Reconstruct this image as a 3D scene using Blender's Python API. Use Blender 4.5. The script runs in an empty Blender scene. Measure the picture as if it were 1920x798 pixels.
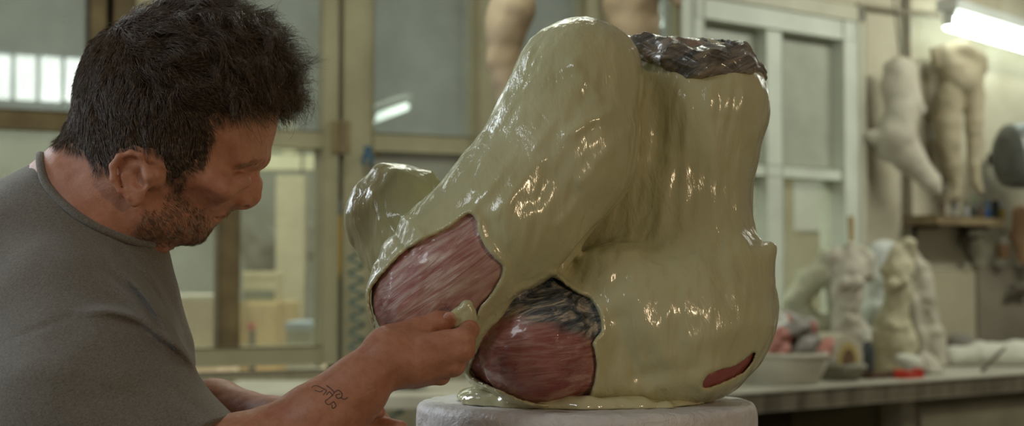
import bpy, bmesh, math, random
import numpy as np
from mathutils import Vector, noise as mnoise
from mathutils.bvhtree import BVHTree

random.seed(7)
rng = np.random.default_rng(7)
SC = bpy.context.scene
COL = SC.collection

# ------------------------------------------------------------------ camera
F = 3045.0                      # focal length in pixels of the 1920 px wide frame
CAMZ = 1.40
PITCH = math.atan(121.0 / F)
EYE = np.array([0.0, 0.0, CAMZ])
RT = np.array([1.0, 0.0, 0.0])
FW = np.array([0.0, math.cos(PITCH), math.sin(PITCH)])
DN = np.array([0.0, math.sin(PITCH), -math.cos(PITCH)])
U = 1.5 / F                     # metres per modelling unit (one pixel at 1.5 m)

def at(px, py, d):
    """world point seen at pixel px, py at depth d along the view axis"""
    return EYE + d * (FW + (px - 960.0) / F * RT + (py - 399.0) / F * DN)

# modelling frame of the near subjects: 0.49 mm units, x right, y down, z away, centred 1.5 m from the eye
def q(px, py, w=0.0):
    k = 1.0 + w / F
    return np.array([960.0 + (px - 960.0) * k, 399.0 + (py - 399.0) * k, w])

def m2w(M):
    M = np.asarray(M, float)
    x = (M[..., 0] - 960.0) * U
    y = (M[..., 1] - 399.0) * U
    d = 1.5 + M[..., 2] * U
    return EYE + x[..., None] * RT + y[..., None] * DN + d[..., None] * FW

def w2m(W):
    V = np.asarray(W, float) - EYE
    return np.stack([960.0 + V @ RT / U, 399.0 + V @ DN / U, (V @ FW - 1.5) / U], -1)

def m2p(M):
    k = 1.0 + M[..., 2] / F
    return np.stack([960.0 + (M[..., 0] - 960.0) / k, 399.0 + (M[..., 1] - 399.0) / k], -1)

# ------------------------------------------------------------------ numpy noise
_perm = rng.random((64, 64, 64)).astype(np.float32)
def vnoise(P):
    P = np.asarray(P, np.float64)
    i = np.floor(P).astype(np.int64); f = (P - i)
    f = f * f * f * (f * (f * 6 - 15) + 10)
    i0 = i & 63; i1 = (i + 1) & 63
    x, y, z = f[..., 0], f[..., 1], f[..., 2]
    def g(a, b, c): return _perm[a[..., 0], b[..., 1], c[..., 2]]
    c00 = g(i0, i0, i0) * (1 - x) + g(i1, i0, i0) * x
    c10 = g(i0, i1, i0) * (1 - x) + g(i1, i1, i0) * x
    c01 = g(i0, i0, i1) * (1 - x) + g(i1, i0, i1) * x
    c11 = g(i0, i1, i1) * (1 - x) + g(i1, i1, i1) * x
    return ((c00 * (1 - y) + c10 * y) * (1 - z) + (c01 * (1 - y) + c11 * y) * z) * 2 - 1

def fbm(P, oct=3):
    a, s, t = 0.0, 1.0, 1.0
    for _ in range(oct):
        a = a + s * vnoise(P * t + 17.3 * t); s *= 0.5; t *= 2.03
    return a

# ------------------------------------------------------------------ distance-field shapes
class Prim:
    def __init__(s, fn, op='u', k=10.0): s.fn, s.op, s.k = fn, op, k
    def d(s, P): return s.fn(P)

def cone(a, ra, b, rb, op='u', k=10.0):
    a = np.asarray(a, float); b = np.asarray(b, float)
    ba = b - a; l2 = ba @ ba; rr = ra - rb; a2 = l2 - rr * rr; il2 = 1.0 / l2
    if a2 <= 0:
        c, r = (a, ra) if ra > rb else (b, rb)
        return ball(c, r, op, k)
    def fn(P):
        pa = P - a
        y = pa @ ba
        z = y - l2
        t = pa * l2 - y[:, None] * ba
        x2 = np.einsum('ij,ij->i', t, t)
        y2 = y * y * l2; z2 = z * z * l2
        kk = np.sign(rr) * rr * rr * x2
        d = (np.sqrt(x2 * a2 * il2) + y * rr) * il2 - ra
        m1 = np.sign(z) * a2 * z2 > kk
        m2 = (np.sign(y) * a2 * y2 < kk) & ~m1
        d = np.where(m1, np.sqrt(x2 + z2) * il2 - rb, d)
        d = np.where(m2, np.sqrt(x2 + y2) * il2 - ra, d)
        return d
    return Prim(fn, op, k)

def ball(c, r, op='u', k=10.0):
    c = np.asarray(c, float)
    return Prim(lambda P: np.sqrt(((P - c) ** 2).sum(1)) - r, op, k)

def rotm(ax=0, ay=0, az=0):
    ax, ay, az = map(math.radians, (ax, ay, az))
    cx, sx, cy, sy, cz, sz = math.cos(ax), math.sin(ax), math.cos(ay), math.sin(ay), math.cos(az), math.sin(az)
    X = np.array([[1, 0, 0], [0, cx, -sx], [0, sx, cx]]); Y = np.array([[cy, 0, sy], [0, 1, 0], [-sy, 0, cy]]); Z = np.array([[cz, -sz, 0], [sz, cz, 0], [0, 0, 1]])
    return Z @ Y @ X

def ell(c, r, R=None, op='u', k=10.0):
    c = np.asarray(c, float); r = np.asarray(r, float); R = np.eye(3) if R is None else R
    def fn(P):
        p = (P - c) @ R
        k0 = np.sqrt(((p / r) ** 2).sum(1)); k1 = np.sqrt(((p / (r * r)) ** 2).sum(1))
        return np.where(k1 < 1e-9, -r.min(), k0 * (k0 - 1.0) / np.maximum(k1, 1e-9))
    return Prim(fn, op, k)

def rbox(c, h, r=0.0, R=None, op='u', k=10.0):
    c = np.asarray(c, float); h = np.asarray(h, float); R = np.eye(3) if R is None else R
    def fn(P):
        p = np.abs((P - c) @ R) - (h - r)
        return np.sqrt((np.maximum(p, 0) ** 2).sum(1)) + np.minimum(p.max(1), 0) - r
    return Prim(fn, op, k)

def chain(pts, op='u', k=10.0):
    """pts: (point, radius) along a limb"""
    return [cone(pts[i][0], pts[i][1], pts[i + 1][0], pts[i + 1][1], op, k) for i in range(len(pts) - 1)]

def poly_sd(X, Y, poly):
    """signed distance to a polygon, negative inside"""
    V = np.asarray(poly, float); n = len(V)
    d = np.full(X.shape, 1e18); s = np.ones(X.shape)
    for i in range(n):
        j = i - 1
        ex, ey = V[j] - V[i]
        wx = X - V[i, 0]; wy = Y - V[i, 1]
        t = np.clip((wx * ex + wy * ey) / (ex * ex + ey * ey + 1e-12), 0, 1)
        bx = wx - ex * t; by = wy - ey * t
        d = np.minimum(d, bx * bx + by * by)
        c1 = Y >= V[i, 1]; c2 = Y < V[j, 1]; c3 = ex * wy > ey * wx
        s = np.where((c1 & c2 & c3) | (~c1 & ~c2 & ~c3), -s, s)
    return s * np.sqrt(d)

def smooth_poly(pts, n=3):
    """closed Catmull-Rom through the points"""
    P = np.asarray(pts, float); m = len(P); out = []
    for i in range(m):
        p0, p1, p2, p3 = P[i - 1], P[i], P[(i + 1) % m], P[(i + 2) % m]
        for a in range(n):
            t = a / n
            out.append(0.5 * ((2 * p1) + (-p0 + p2) * t + (2 * p0 - 5 * p1 + 4 * p2 - p3) * t * t + (-p0 + 3 * p1 - 3 * p2 + p3) * t ** 3))
    return np.array(out)

def smooth_line(pts, n=6):
    P = np.asarray(pts, float)
    P = np.vstack([2 * P[0] - P[1], P, 2 * P[-1] - P[-2]]); out = []
    for i in range(1, len(P) - 2):
        p0, p1, p2, p3 = P[i - 1], P[i], P[i + 1], P[i + 2]
        for a in range(n):
            t = a / n
            out.append(0.5 * ((2 * p1) + (-p0 + p2) * t + (2 * p0 - 5 * p1 + 4 * p2 - p3) * t * t + (-p0 + 3 * p1 - 3 * p2 + p3) * t ** 3))
    out.append(P[-2])
    return np.array(out)

def field(prims, P):
    f = None
    for p in prims:
        d = p.d(P)
        if f is None: f = d; continue
        if p.op == 'u':
            h = np.maximum(p.k - np.abs(f - d), 0) / p.k
            f = np.minimum(f, d) - h * h * p.k * 0.25
        elif p.op == 's':
            h = np.maximum(p.k - np.abs(f + d), 0) / p.k
            f = np.maximum(f, -d) + h * h * p.k * 0.25
        else:
            h = np.maximum(p.k - np.abs(f - d), 0) / p.k
            f = np.maximum(f, d) + h * h * p.k * 0.25
    return f

def surf(prims, lo, hi, h, post=None, smooth=1, slack=22.0):
    """surface of the field in the box lo..hi with cell h: returns verts, quads"""
    lo = np.asarray(lo, float); hi = np.asarray(hi, float)
    B = 12
    nb = np.maximum(np.ceil((hi - lo) / (h * B)).astype(int), 1)
    gi = np.stack(np.meshgrid(*[np.arange(n) for n in nb], indexing='ij'), -1).reshape(-1, 3)
    cen = lo + (gi + 0.5) * h * B
    half = 0.5 * h * (B + 2) * math.sqrt(3)
    D = np.stack([p.d(cen) for p in prims], 1)
    fc = field(prims, cen)
    if post: fc = post(cen, fc)
    act = np.where(np.abs(fc) < half * 1.12 + slack)[0]
    NX, NY, NZ = [int(n) * B + 4 for n in nb]
    g = np.stack(np.meshgrid(*[np.arange(-1, B + 1)] * 3, indexing='ij'), -1).reshape(-1, 3)
    n1 = B + 2
    ids, pos, quads = [], [], []
    uni = np.array([p.op == 'u' for p in prims])
    for a in act:
        base = gi[a] * B
        Du = np.where(uni, D[a], 1e9); dm = Du.min()
        sel = [p for p, d in zip(prims, D[a]) if (p.op == 'u' and d < dm + 2.6 * half + 2 * p.k) or (p.op == 's' and d < 2.6 * half + 2 * p.k) or p.op == 'i']
        if not sel or sel[0].op != 'u': continue
        P = lo + (base + g) * h
        f = field(sel, P)
        if post: f = post(P, f)
        f = f.reshape(n1, n1, n1)
        if f.min() > 0 or f.max() < 0: continue
        s = f < 0
        c = np.zeros((n1 - 1,) * 3, int); acc = np.zeros((n1 - 1,) * 3 + (3,)); cnt = np.zeros((n1 - 1,) * 3)
        for ax in range(3):
            sl0 = [slice(None)] * 3; sl1 = [slice(None)] * 3
            sl0[ax] = slice(0, n1 - 1); sl1[ax] = slice(1, n1)
            f0 = f[tuple(sl0)]; f1 = f[tuple(sl1)]
            cr = (f0 < 0) != (f1 < 0)
            t = np.where(cr, f0 / np.where(f0 == f1, 1, f0 - f1), 0)
            o = [b for b in range(3) if b != ax]
            for i in (0, 1):
                for j in (0, 1):
                    ss = [slice(0, n1 - 1)] * 3
                    ss[o[0]] = slice(i, i + n1 - 1); ss[o[1]] = slice(j, j + n1 - 1)
                    crr = cr[tuple(ss)]; tt = t[tuple(ss)]
                    cnt += crr
                    acc[..., ax] += np.where(crr, tt, 0)
                    acc[..., o[0]] += np.where(crr, i, 0)
                    acc[..., o[1]] += np.where(crr, j, 0)
        m = cnt > 0
        ci = np.argwhere(m)
        if len(ci) == 0: continue
        gl = base + ci - 1
        key = ((gl[:, 0] + 1) * NY + gl[:, 1] + 1) * NZ + gl[:, 2] + 1
        ids.append(key); pos.append(lo + (gl + acc[m] / cnt[m][:, None]) * h)
        for ax in range(3):
            o = [b for b in range(3) if b != ax]
            p0 = f[1:n1 - 1, 1:n1 - 1, 1:n1 - 1]
            ss = [slice(1, n1 - 1)] * 3; ss[ax] = slice(2, n1)
            p1 = f[tuple(ss)]
            cr = np.argwhere((p0 < 0) != (p1 < 0))
            if len(cr) == 0: continue
            neg = p0[tuple(cr.T)] < 0
            gp = base + cr            # global grid point = cell index of its upper cell
            e1 = np.zeros(3, int); e1[o[0]] = 1; e2 = np.zeros(3, int); e2[o[1]] = 1
            def K(v): return ((v[:, 0] + 1) * NY + v[:, 1] + 1) * NZ + v[:, 2] + 1
            qd = np.stack([K(gp), K(gp - e1), K(gp - e1 - e2), K(gp - e2)], 1)
            flip = neg ^ (ax == 1)
            qd[flip] = qd[flip][:, ::-1]
            quads.append(qd)
    ids = np.concatenate(ids); pos = np.concatenate(pos); quads = np.concatenate(quads)
    uid, first = np.unique(ids, return_index=True)
    V = pos[first]
    Q = np.searchsorted(uid, quads)
    ok = (uid[np.clip(Q, 0, len(uid) - 1)] == quads).all(1)
    Q = Q[ok]
    n = vnormals(V, Q)
    if (V * n).sum() and signed_vol(V, Q) < 0: Q = Q[:, ::-1]
    for _ in range(smooth): V = relax(V, Q)
    return V, Q

def signed_vol(V, Q):
    c = V.mean(0); a, b, c2, d = [V[Q[:, i]] - c for i in range(4)]
    return (np.einsum('ij,ij->i', a, np.cross(b, c2)) + np.einsum('ij,ij->i', a, np.cross(c2, d))).sum()

def vnormals(V, Q):
    n = np.cross(V[Q[:, 2]] - V[Q[:, 0]], V[Q[:, 3]] - V[Q[:, 1]])
    N = np.zeros_like(V)
    for i in range(4):
        for c in range(3): N[:, c] += np.bincount(Q[:, i], n[:, c], len(V))
    return N / np.maximum(np.linalg.norm(N, axis=1), 1e-12)[:, None]

def relax(V, Q, f=0.5):
    S = np.zeros_like(V); C = np.zeros(len(V))
    for i in range(4):
        a, b = Q[:, i], Q[:, (i + 1) % 4]
        C += np.bincount(a, minlength=len(V)) + np.bincount(b, minlength=len(V))
        for c in range(3):
            S[:, c] += np.bincount(a, V[b, c], len(V)) + np.bincount(b, V[a, c], len(V))
    return V * (1 - f) + f * S / np.maximum(C, 1)[:, None]

# ------------------------------------------------------------------ objects
def new_obj(name, me, mat=None, parent=None, mats=None):
    o = bpy.data.objects.new(name, me)
    COL.objects.link(o)
    for m in (mats or ([mat] if mat else [])): me.materials.append(m)
    if parent is not None: o.parent = parent
    return o

def np_mesh(name, V, Q, smooth=True, idx=None):
    me = bpy.data.meshes.new(name)
    V = np.asarray(V, np.float32); Q = np.asarray(Q, np.int32)
    me.vertices.add(len(V)); me.vertices.foreach_set('co', V.ravel())
    k = Q.shape[1]
    me.loops.add(Q.size); me.loops.foreach_set('vertex_index', Q.ravel())
    me.polygons.add(len(Q)); me.polygons.foreach_set('loop_start', np.arange(0, Q.size, k, dtype=np.int32))
    if idx is not None: me.polygons.foreach_set('material_index', np.asarray(idx, np.int32))
    me.polygons.foreach_set('use_smooth', np.full(len(Q), smooth))
    me.update(calc_edges=True); me.validate()
    return me

def org(parent): return np.array(parent['origin']) if parent is not None and 'origin' in parent else np.zeros(3)

def sdf_obj(name, VQ, mat, parent, smooth=True):
    """a distance-field surface, given in world coordinates"""
    V, Q = VQ
    return new_obj(name, np_mesh(name, V - org(parent), Q, smooth), mat, parent)

ROOTS = {}
def thing(name, label, cat, loc, group=None):
    o = bpy.data.objects.new(name, None); COL.objects.link(o)
    o.empty_display_size = 0.05
    o.location = Vector([float(c) for c in loc])
    o['label'] = label; o['category'] = cat
    if group: o['group'] = group
    o['origin'] = [float(c) for c in loc]
    return o

def tag(o, label, cat, group=None):
    o['label'] = label; o['category'] = cat
    if group: o['group'] = group
    return o

class MB:
    """collects shapes, in world coordinates, for one mesh"""
    def __init__(s): s.bm = bmesh.new()
    def box(s, c, half, X=(1, 0, 0), Y=(0, 1, 0), Z=(0, 0, 1), bevel=0.0, segs=2):
        c, X, Y, Z = [np.asarray(v, float) for v in (c, X, Y, Z)]
        t = bmesh.new()
        r = bmesh.ops.create_cube(t, size=2.0)
        for v in t.verts: v.co = Vector(v.co.x * half[0] * X + v.co.y * half[1] * Y + v.co.z * half[2] * Z + c)
        if bevel > 0: bmesh.ops.bevel(t, geom=t.edges[:], offset=min(bevel, min(half) * 0.9), segments=segs, affect='EDGES', profile=0.6)
        s._merge(t); return s
    def _merge(s, t):
        bmesh.ops.recalc_face_normals(t, faces=t.faces[:])
        me = bpy.data.meshes.new('t'); t.to_mesh(me); t.free(); s.bm.from_mesh(me); bpy.data.meshes.remove(me)
    def tube(s, pts, r, n=10, close=False, flat=1.0, up=None):
        P = [np.asarray(p, float) for p in pts]; m = len(P)
        rs = r if hasattr(r, '__len__') else [r] * m
        t = bmesh.new(); rings = []
        nrm = None
        for i in range(m):
            d = P[(i + 1) % m if close else min(i + 1, m - 1)] - P[(i - 1) % m if close else max(i - 1, 0)]
            d = d / max(np.linalg.norm(d), 1e-9)
            if nrm is None:
                a = np.array([0, 0, 1.0]) if abs(d[2]) < 0.9 else np.array([1.0, 0, 0])
                nrm = np.asarray(up, float) if up is not None else a
            nrm = nrm - d * (nrm @ d); nrm /= max(np.linalg.norm(nrm), 1e-9)
            b = np.cross(d, nrm)
            rings.append([t.verts.new(Vector(P[i] + rs[i] * (flat * math.cos(2 * math.pi * k / n) * nrm + math.sin(2 * math.pi * k / n) * b))) for k in range(n)])
        for i in range(m if close else m - 1):
            A, Bq = rings[i], rings[(i + 1) % m]
            for k in range(n): t.faces.new((A[k], A[(k + 1) % n], Bq[(k + 1) % n], Bq[k]))
        if not close:
            t.faces.new(rings[0][::-1]); t.faces.new(rings[-1])
        s._merge(t); return s
    def lathe(s, c, prof, n=32, axis=(0, 0, 1), xdir=None):
        """prof: (radius, height) pairs from the bottom up"""
        c = np.asarray(c, float); ax = np.asarray(axis, float); ax /= np.linalg.norm(ax)
        a = np.asarray(xdir, float) if xdir is not None else (np.array([1.0, 0, 0]) if abs(ax[0]) < 0.9 else np.array([0, 1.0, 0]))
        x = a - ax * (a @ ax); x /= np.linalg.norm(x); y = np.cross(ax, x)
        t = bmesh.new(); rings = []
        for r, h in prof:
            if r < 1e-6: rings.append([t.verts.new(Vector(c + h * ax))])
            else: rings.append([t.verts.new(Vector(c + h * ax + r * (math.cos(2 * math.pi * k / n) * x + math.sin(2 * math.pi * k / n) * y))) for k in range(n)])
        for A, Bq in zip(rings[:-1], rings[1:]):
            for k in range(n):
                k2 = (k + 1) % n
                if len(A) == 1 and len(Bq) == 1: continue
                if len(A) == 1: t.faces.new((A[0], Bq[k2], Bq[k]))
                elif len(Bq) == 1: t.faces.new((A[k], A[k2], Bq[0]))
                else: t.faces.new((A[k], A[k2], Bq[k2], Bq[k]))
        if len(rings[0]) > 1: t.faces.new(rings[0][::-1])
        if len(rings[-1]) > 1: t.faces.new(rings[-1])
        s._merge(t); return s
    def prism(s, poly, o, X, Y, Nn, depth, bevel=0.0):
        """outline poly in the plane o + a X + b Y, extruded along Nn by depth"""
        o, X, Y, Nn = [np.asarray(v, float) for v in (o, X, Y, Nn)]
        t = bmesh.new()
        a = [t.verts.new(Vector(o + p[0] * X + p[1] * Y)) for p in poly]
        b = [t.verts.new(Vector(o + p[0] * X + p[1] * Y + depth * Nn)) for p in poly]
        t.faces.new(a); t.faces.new(b[::-1])
        for i in range(len(poly)): t.faces.new((a[i], b[i], b[(i + 1) % len(poly)], a[(i + 1) % len(poly)]))
        if bevel: bmesh.ops.bevel(t, geom=t.edges[:], offset=bevel, segments=2, affect='EDGES')
        s._merge(t); return s
    def build(s, name, mat, parent=None, smooth=False, auto=True):
        o0 = org(parent)
        for v in s.bm.verts: v.co -= Vector(o0)
        me = bpy.data.meshes.new(name); s.bm.to_mesh(me); s.bm.free()
        if smooth: me.polygons.foreach_set('use_smooth', [True] * len(me.polygons)); me.set_sharp_from_angle(angle=math.radians(40))
        return new_obj(name, me, mat, parent)

# ------------------------------------------------------------------ materials
def srgb(r, g, b):
    return tuple(((c / 255) / 12.92 if c / 255 <= 0.04045 else ((c / 255 + 0.055) / 1.055) ** 2.4) for c in (r, g, b)) + (1.0,)

class NT:
    def __init__(s, name):
        s.m = bpy.data.materials.new(name); s.m.use_nodes = True
        s.t = s.m.node_tree; s.b = s.t.nodes['Principled BSDF']; s.out = s.t.nodes['Material Output']
    def n(s, typ, **kw):
        nd = s.t.nodes.new(typ)
        for k, v in kw.items(): setattr(nd, k, v)
        return nd
    def l(s, a, b): s.t.links.new(a, b)
    def coords(s, scale=(1, 1, 1), rot=(0, 0, 0)):
        tc = s.n('ShaderNodeTexCoord'); mp = s.n('ShaderNodeMapping')
        mp.inputs['Scale'].default_value = scale
        src = tc.outputs['Object']
        if any(rot):
            m0 = s.n('ShaderNodeMapping'); m0.inputs['Rotation'].default_value = rot; s.l(src, m0.inputs['Vector']); src = m0.outputs['Vector']
        s.l(src, mp.inputs['Vector']); return mp.outputs['Vector']
    def noise(s, vec, scale, detail=4, rough=0.55, dist=0.0):
        nd = s.n('ShaderNodeTexNoise'); nd.inputs['Scale'].default_value = scale; nd.inputs['Detail'].default_value = detail
        nd.inputs['Roughness'].default_value = rough; nd.inputs['Distortion'].default_value = dist
        s.l(vec, nd.inputs['Vector']); return nd.outputs['Fac']
    def ramp(s, fac, stops):
        r = s.n('ShaderNodeValToRGB'); e = r.color_ramp.elements
        while len(e) < len(stops): e.new(0.5)
        for k, (p, c) in enumerate(stops): e[k].position = p; e[k].color = c
        s.l(fac, r.inputs['Fac']); return r.outputs['Color']
    def mix(s, fac, a, b, mode='MIX'):
        x = s.n('ShaderNodeMix', data_type='RGBA', blend_type=mode)
        for inp, v in ((x.inputs['Factor'], fac), (x.inputs['A'], a), (x.inputs['B'], b)):
            if hasattr(v, 'is_output') or isinstance(v, bpy.types.NodeSocket): s.l(v, inp)
            else: inp.default_value = v
        return x.outputs['Result']
    def math(s, op, a, b=0.0):
        x = s.n('ShaderNodeMath', operation=op)
        for inp, v in ((x.inputs[0], a), (x.inputs[1], b)):
            if isinstance(v, bpy.types.NodeSocket): s.l(v, inp)
            else: inp.default_value = v
        return x.outputs[0]
    def bump(s, h, strength=0.3, dist=0.002):
        b = s.n('ShaderNodeBump'); b.inputs['Strength'].default_value = strength; b.inputs['Distance'].default_value = dist
        s.l(h, b.inputs['Height']); s.l(b.outputs['Normal'], s.b.inputs['Normal']); return b
    def set(s, **kw):
        for k, v in kw.items():
            i = s.b.inputs[k.replace('_', ' ')]
            if isinstance(v, bpy.types.NodeSocket): s.l(v, i)
            else: i.default_value = v
        return s

def plain(name, c1, c2=None, scale=8.0, rough=0.7, bump=0.15, bdist=0.003, bscale=None, detail=5, stretch=(1, 1, 1), spec=0.4, metal=0.0, lo=0.35, hi=0.65):
    """base colour mottled between two tones of the same paint, with a fine relief"""
    m = NT(name); v = m.coords(stretch)
    f = m.noise(v, scale, detail)
    col = m.ramp(f, [(lo, srgb(*c1)), (hi, srgb(*(c2 or c1)))])
    m.set(Base_Color=col, Roughness=rough, Metallic=metal)
    m.b.inputs['Specular IOR Level'].default_value = spec
    if bump: m.bump(m.noise(v, bscale or scale * 4, 4), bump, bdist)
    return m.m
# ================================================================== sculpture on its plinth
def cream_material():
    m = NT('cream_rubber')
    v = m.coords((1, 1, 1))
    big = m.noise(v, 9, 4, 0.55, 0.4)
    col = m.ramp(big, [(0.30, srgb(184, 179, 136)), (0.52, srgb(195, 190, 148)), (0.75, srgb(204, 200, 162))])
    ft = m.noise(m.coords((170, 170, 26), (0, .12, 0)), 1.0, 3, .6, 1.0)
    st = m.noise(m.coords((70, 70, 9), (0.0, 0.0, 0.0)), 1.0, 3, 0.5, 0.6)
    st2 = m.noise(m.coords((30, 30, 6), (0.0, 0.5, 0.0)), 1.0, 4, 0.5, 0.8)
    h = m.math('ADD', m.math('MULTIPLY', st, 0.45), st2)
    h = m.math('ADD', h, m.math('MULTIPLY', ft, 0.3))
    m.bump(h, 0.5, 0.005)
    m.set(Base_Color=col, Roughness=0.15)
    m.b.inputs['Specular IOR Level'].default_value = 0.5
    m.b.inputs['Coat Weight'].default_value = 0.25; m.b.inputs['Coat Roughness'].default_value = 0.06
    m.b.inputs['Subsurface Weight'].default_value = 0.15
    m.b.inputs['Subsurface Radius'].default_value = (0.012, 0.010, 0.005)
    m.b.inputs['Subsurface Scale'].default_value = 0.5
    return m.m

def clay_material(name, base1, base2, streak, rot, dark=None):
    """clay body showing through thin wiped-on streaks of white rubber"""
    m = NT(name)
    v = m.coords((1, 1, 1))
    base = m.ramp(m.noise(v, 16, 5, 0.6, 0.8), [(0.32, srgb(*base1)), (0.68, srgb(*base2))])
    sv = m.coords((14, 40, 110), rot)
    s = m.noise(sv, 1.0, 6, 0.62, 1.6)
    patch = m.noise(v, 11, 3, 0.5, 1.0)
    fac = m.math('MULTIPLY', m.ramp(s, [(0.40, (0, 0, 0, 1)), (0.68, (1, 1, 1, 1))]), m.ramp(patch, [(0.30, (0.25, .25, .25, 1)), (0.65, (1, 1, 1, 1))]))
    col = m.mix(fac, base, srgb(*streak))
    if dark:
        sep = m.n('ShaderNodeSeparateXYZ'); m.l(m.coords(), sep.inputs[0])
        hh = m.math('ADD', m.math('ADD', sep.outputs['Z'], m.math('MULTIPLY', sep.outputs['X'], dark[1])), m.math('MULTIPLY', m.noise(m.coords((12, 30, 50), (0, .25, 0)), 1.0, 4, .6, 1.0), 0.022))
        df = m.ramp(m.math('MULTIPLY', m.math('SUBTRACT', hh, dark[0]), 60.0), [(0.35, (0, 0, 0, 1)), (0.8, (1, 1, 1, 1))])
        dcol = m.ramp(m.noise(m.coords((20, 40, 95), (0, .3, 0)), 1.0, 6, .65, 2.2), [(0.36, srgb(36, 40, 46)), (0.50, srgb(96, 98, 100)), (0.64, srgb(184, 168, 148))])  # tan-white streaks put glare into the colour of the dark smear
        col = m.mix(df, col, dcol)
    m.set(Base_Color=col, Roughness=0.27)
    m.b.inputs['Specular IOR Level'].default_value = 0.5
    m.b.inputs['Coat Weight'].default_value = 0.35; m.b.inputs['Coat Roughness'].default_value = 0.1
    m.bump(m.math('ADD', s, m.math('MULTIPLY', patch, 0.5)), 0.55, 0.003)
    return m.m

def wrap_material():
    m = NT('dark_wrapped_clay')
    v = m.coords((1, 1, 1))
    f = m.noise(m.coords((10, 14, 60), (0, .42, 0)), 1.3, 7, 0.62, 1.2)
    col = m.ramp(f, [(0.30, srgb(58, 60, 62)), (0.46, srgb(104, 98, 90)), (0.58, srgb(150, 138, 118)), (0.76, srgb(150, 96, 78))])
    m.set(Base_Color=col, Roughness=0.24); m.b.inputs['Coat Weight'].default_value = 0.6; m.b.inputs['Coat Roughness'].default_value = 0.1
    m.bump(f, 0.8, 0.006)
    return m.m

M_CREAM = cream_material()
Z_PL = at(1099, 750, 1.54)[2]                   # top of the plinth
PLC = at(1099, 750, 1.54)

torso = [
    cone(q(1312, 205, 120), 130, q(1286, 385, 120), 108),
    cone(q(1230, 200, 140), 104, q(1190, 430, 135), 126, k=40),
    cone(q(1286, 385, 120), 108, q(1276, 560, 95), 172, k=40),
    ell(q(1180, 600, 80), (262, 156, 210), k=60),
    ell(q(1080, 690, 40), (205, 70, 170), k=50),
    ell(q(1152, 548, -52), (76, 80, 58), rotm(0, 0, 25), k=40),
    cone(q(1200, 360, 130), 66, q(1060, 500, 70), 66, k=36),
    cone(q(1385, 500, 30), 55, q(1436, 466, 15), 15, k=34),
    ell(q(1270, 680, 30), (110, 70, 140), k=40),
    ell(q(1430, 410, -10), (32, 46, 60), op='s', k=30),
]
limb = [
    cone(q(1084, 156, -20), 117, q(1052, 285, -50), 128, k=20),
    cone(q(1052, 285, -50), 128, q(950, 412, -80), 124, k=40),
    cone(q(950, 412, -80), 124, q(852, 500, -92), 113, k=40),
    cone(q(852, 500, -92), 113, q(808, 556, -95), 109, k=40),
]
stub_b = [
    cone(q(1015, 645, -70), 116, q(1128, 632, 56), 126, k=26),
    cone(q(905, 640, 10), 60, q(960, 560, 30), 70, k=30),
]
stub_d = [
    cone(q(738, 408, 170), 92, q(812, 520, 120), 96, k=14),
    ell(q(762, 345, 170), (60, 28, 60), rotm(0, 0, 22), k=22),
    cone(q(722, 327, 160), 14, q(800, 338, 160), 12, k=14),
    cone(q(800, 340, 160), 14, q(834, 366, 165), 10, k=14),
]
def grp(ps, k): return Prim(lambda P: field(ps, P), 'u', k)      # a limb joined as a whole, so that its crease stays crisp
body_prims = torso + [grp(limb, 9), grp(stub_b, 20), grp(stub_d, 9),
    cone(q(1000, 524, -120), 14, q(1092, 470, -105), 26, op='s', k=16), cone(q(1092, 470, -105), 26, q(1196, 376, -50), 24, op='s', k=16)]

# hand-worked dents and welts of the coat: (from, to, half width, height) in the modelling frame
WELTS = [((1010, 150), (1075, 118), 16, 5), ((1075, 118), (1120, 180), 12, 5), ((1040, 235), (1120, 170), 22, -5), ((1065, 250), (1150, 205), 12, 4),
         ((960, 330), (1050, 215), 12, 4), ((1000, 380), (1110, 240), 16, -4), ((930, 400), (1010, 300), 14, 4), ((1090, 340), (1180, 240), 14, 4), ((1050, 420), (1130, 330), 12, 3),
         ((880, 400), (960, 300), 10, 3), ((1230, 160), (1235, 300), 20, -7), ((1255, 300), (1240, 430), 18, 5), ((1330, 160), (1345, 420), 12, 3), ((1290, 180), (1280, 420), 10, 3),
         ((1395, 180), (1385, 380), 12, 3), ((1225, 460), (1330, 470), 30, -5), ((1090, 480), (1190, 470), 14, 6), ((1100, 560), (1170, 520), 16, -5), ((1160, 600), (1190, 700), 20, -8),
         ((1195, 560), (1260, 690), 18, 4), ((1345, 470), (1360, 560), 14, -4), ((1300, 640), (1400, 610), 20, 4), ((700, 360), (720, 470), 10, 4), ((750, 400), (790, 440), 10, 5),
         ((730, 420), (765, 470), 8, -4), ((668, 420), (700, 500), 10, 3), ((1200, 705), (1300, 690), 16, -5)]

def seg_d(X, Y, a, b):
    ex, ey = b[0] - a[0], b[1] - a[1]
    t = np.clip(((X - a[0]) * ex + (Y - a[1]) * ey) / (ex * ex + ey * ey), 0, 1)
    return np.hypot(X - a[0] - t * ex, Y - a[1] - t * ey), t

def body_relief(P, f0):
    near = np.abs(f0) < 40
    if not near.any(): return f0
    f = f0.copy(); f[near] = relief_in(P[near], f0[near]); return f

def relief_in(P, f):
    n = fbm(P / np.array([70.0, 90.0, 70.0]), 2) * 3.0
    s = vnoise(np.stack([P[:, 0] / 13 + P[:, 1] / 60, P[:, 1] / 85 - P[:, 0] / 70, P[:, 2] / 16], -1)) * 1.6
    pp = m2p(P)
    wl = 0
    for a, b, w, hgt in WELTS:
        d, t = seg_d(pp[:, 0], pp[:, 1], a, b)
        wl = wl + hgt * np.exp(-(d / w) ** 2)
    wl = wl * (P[:, 2] < 140)
    return f - n - s - wl

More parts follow.
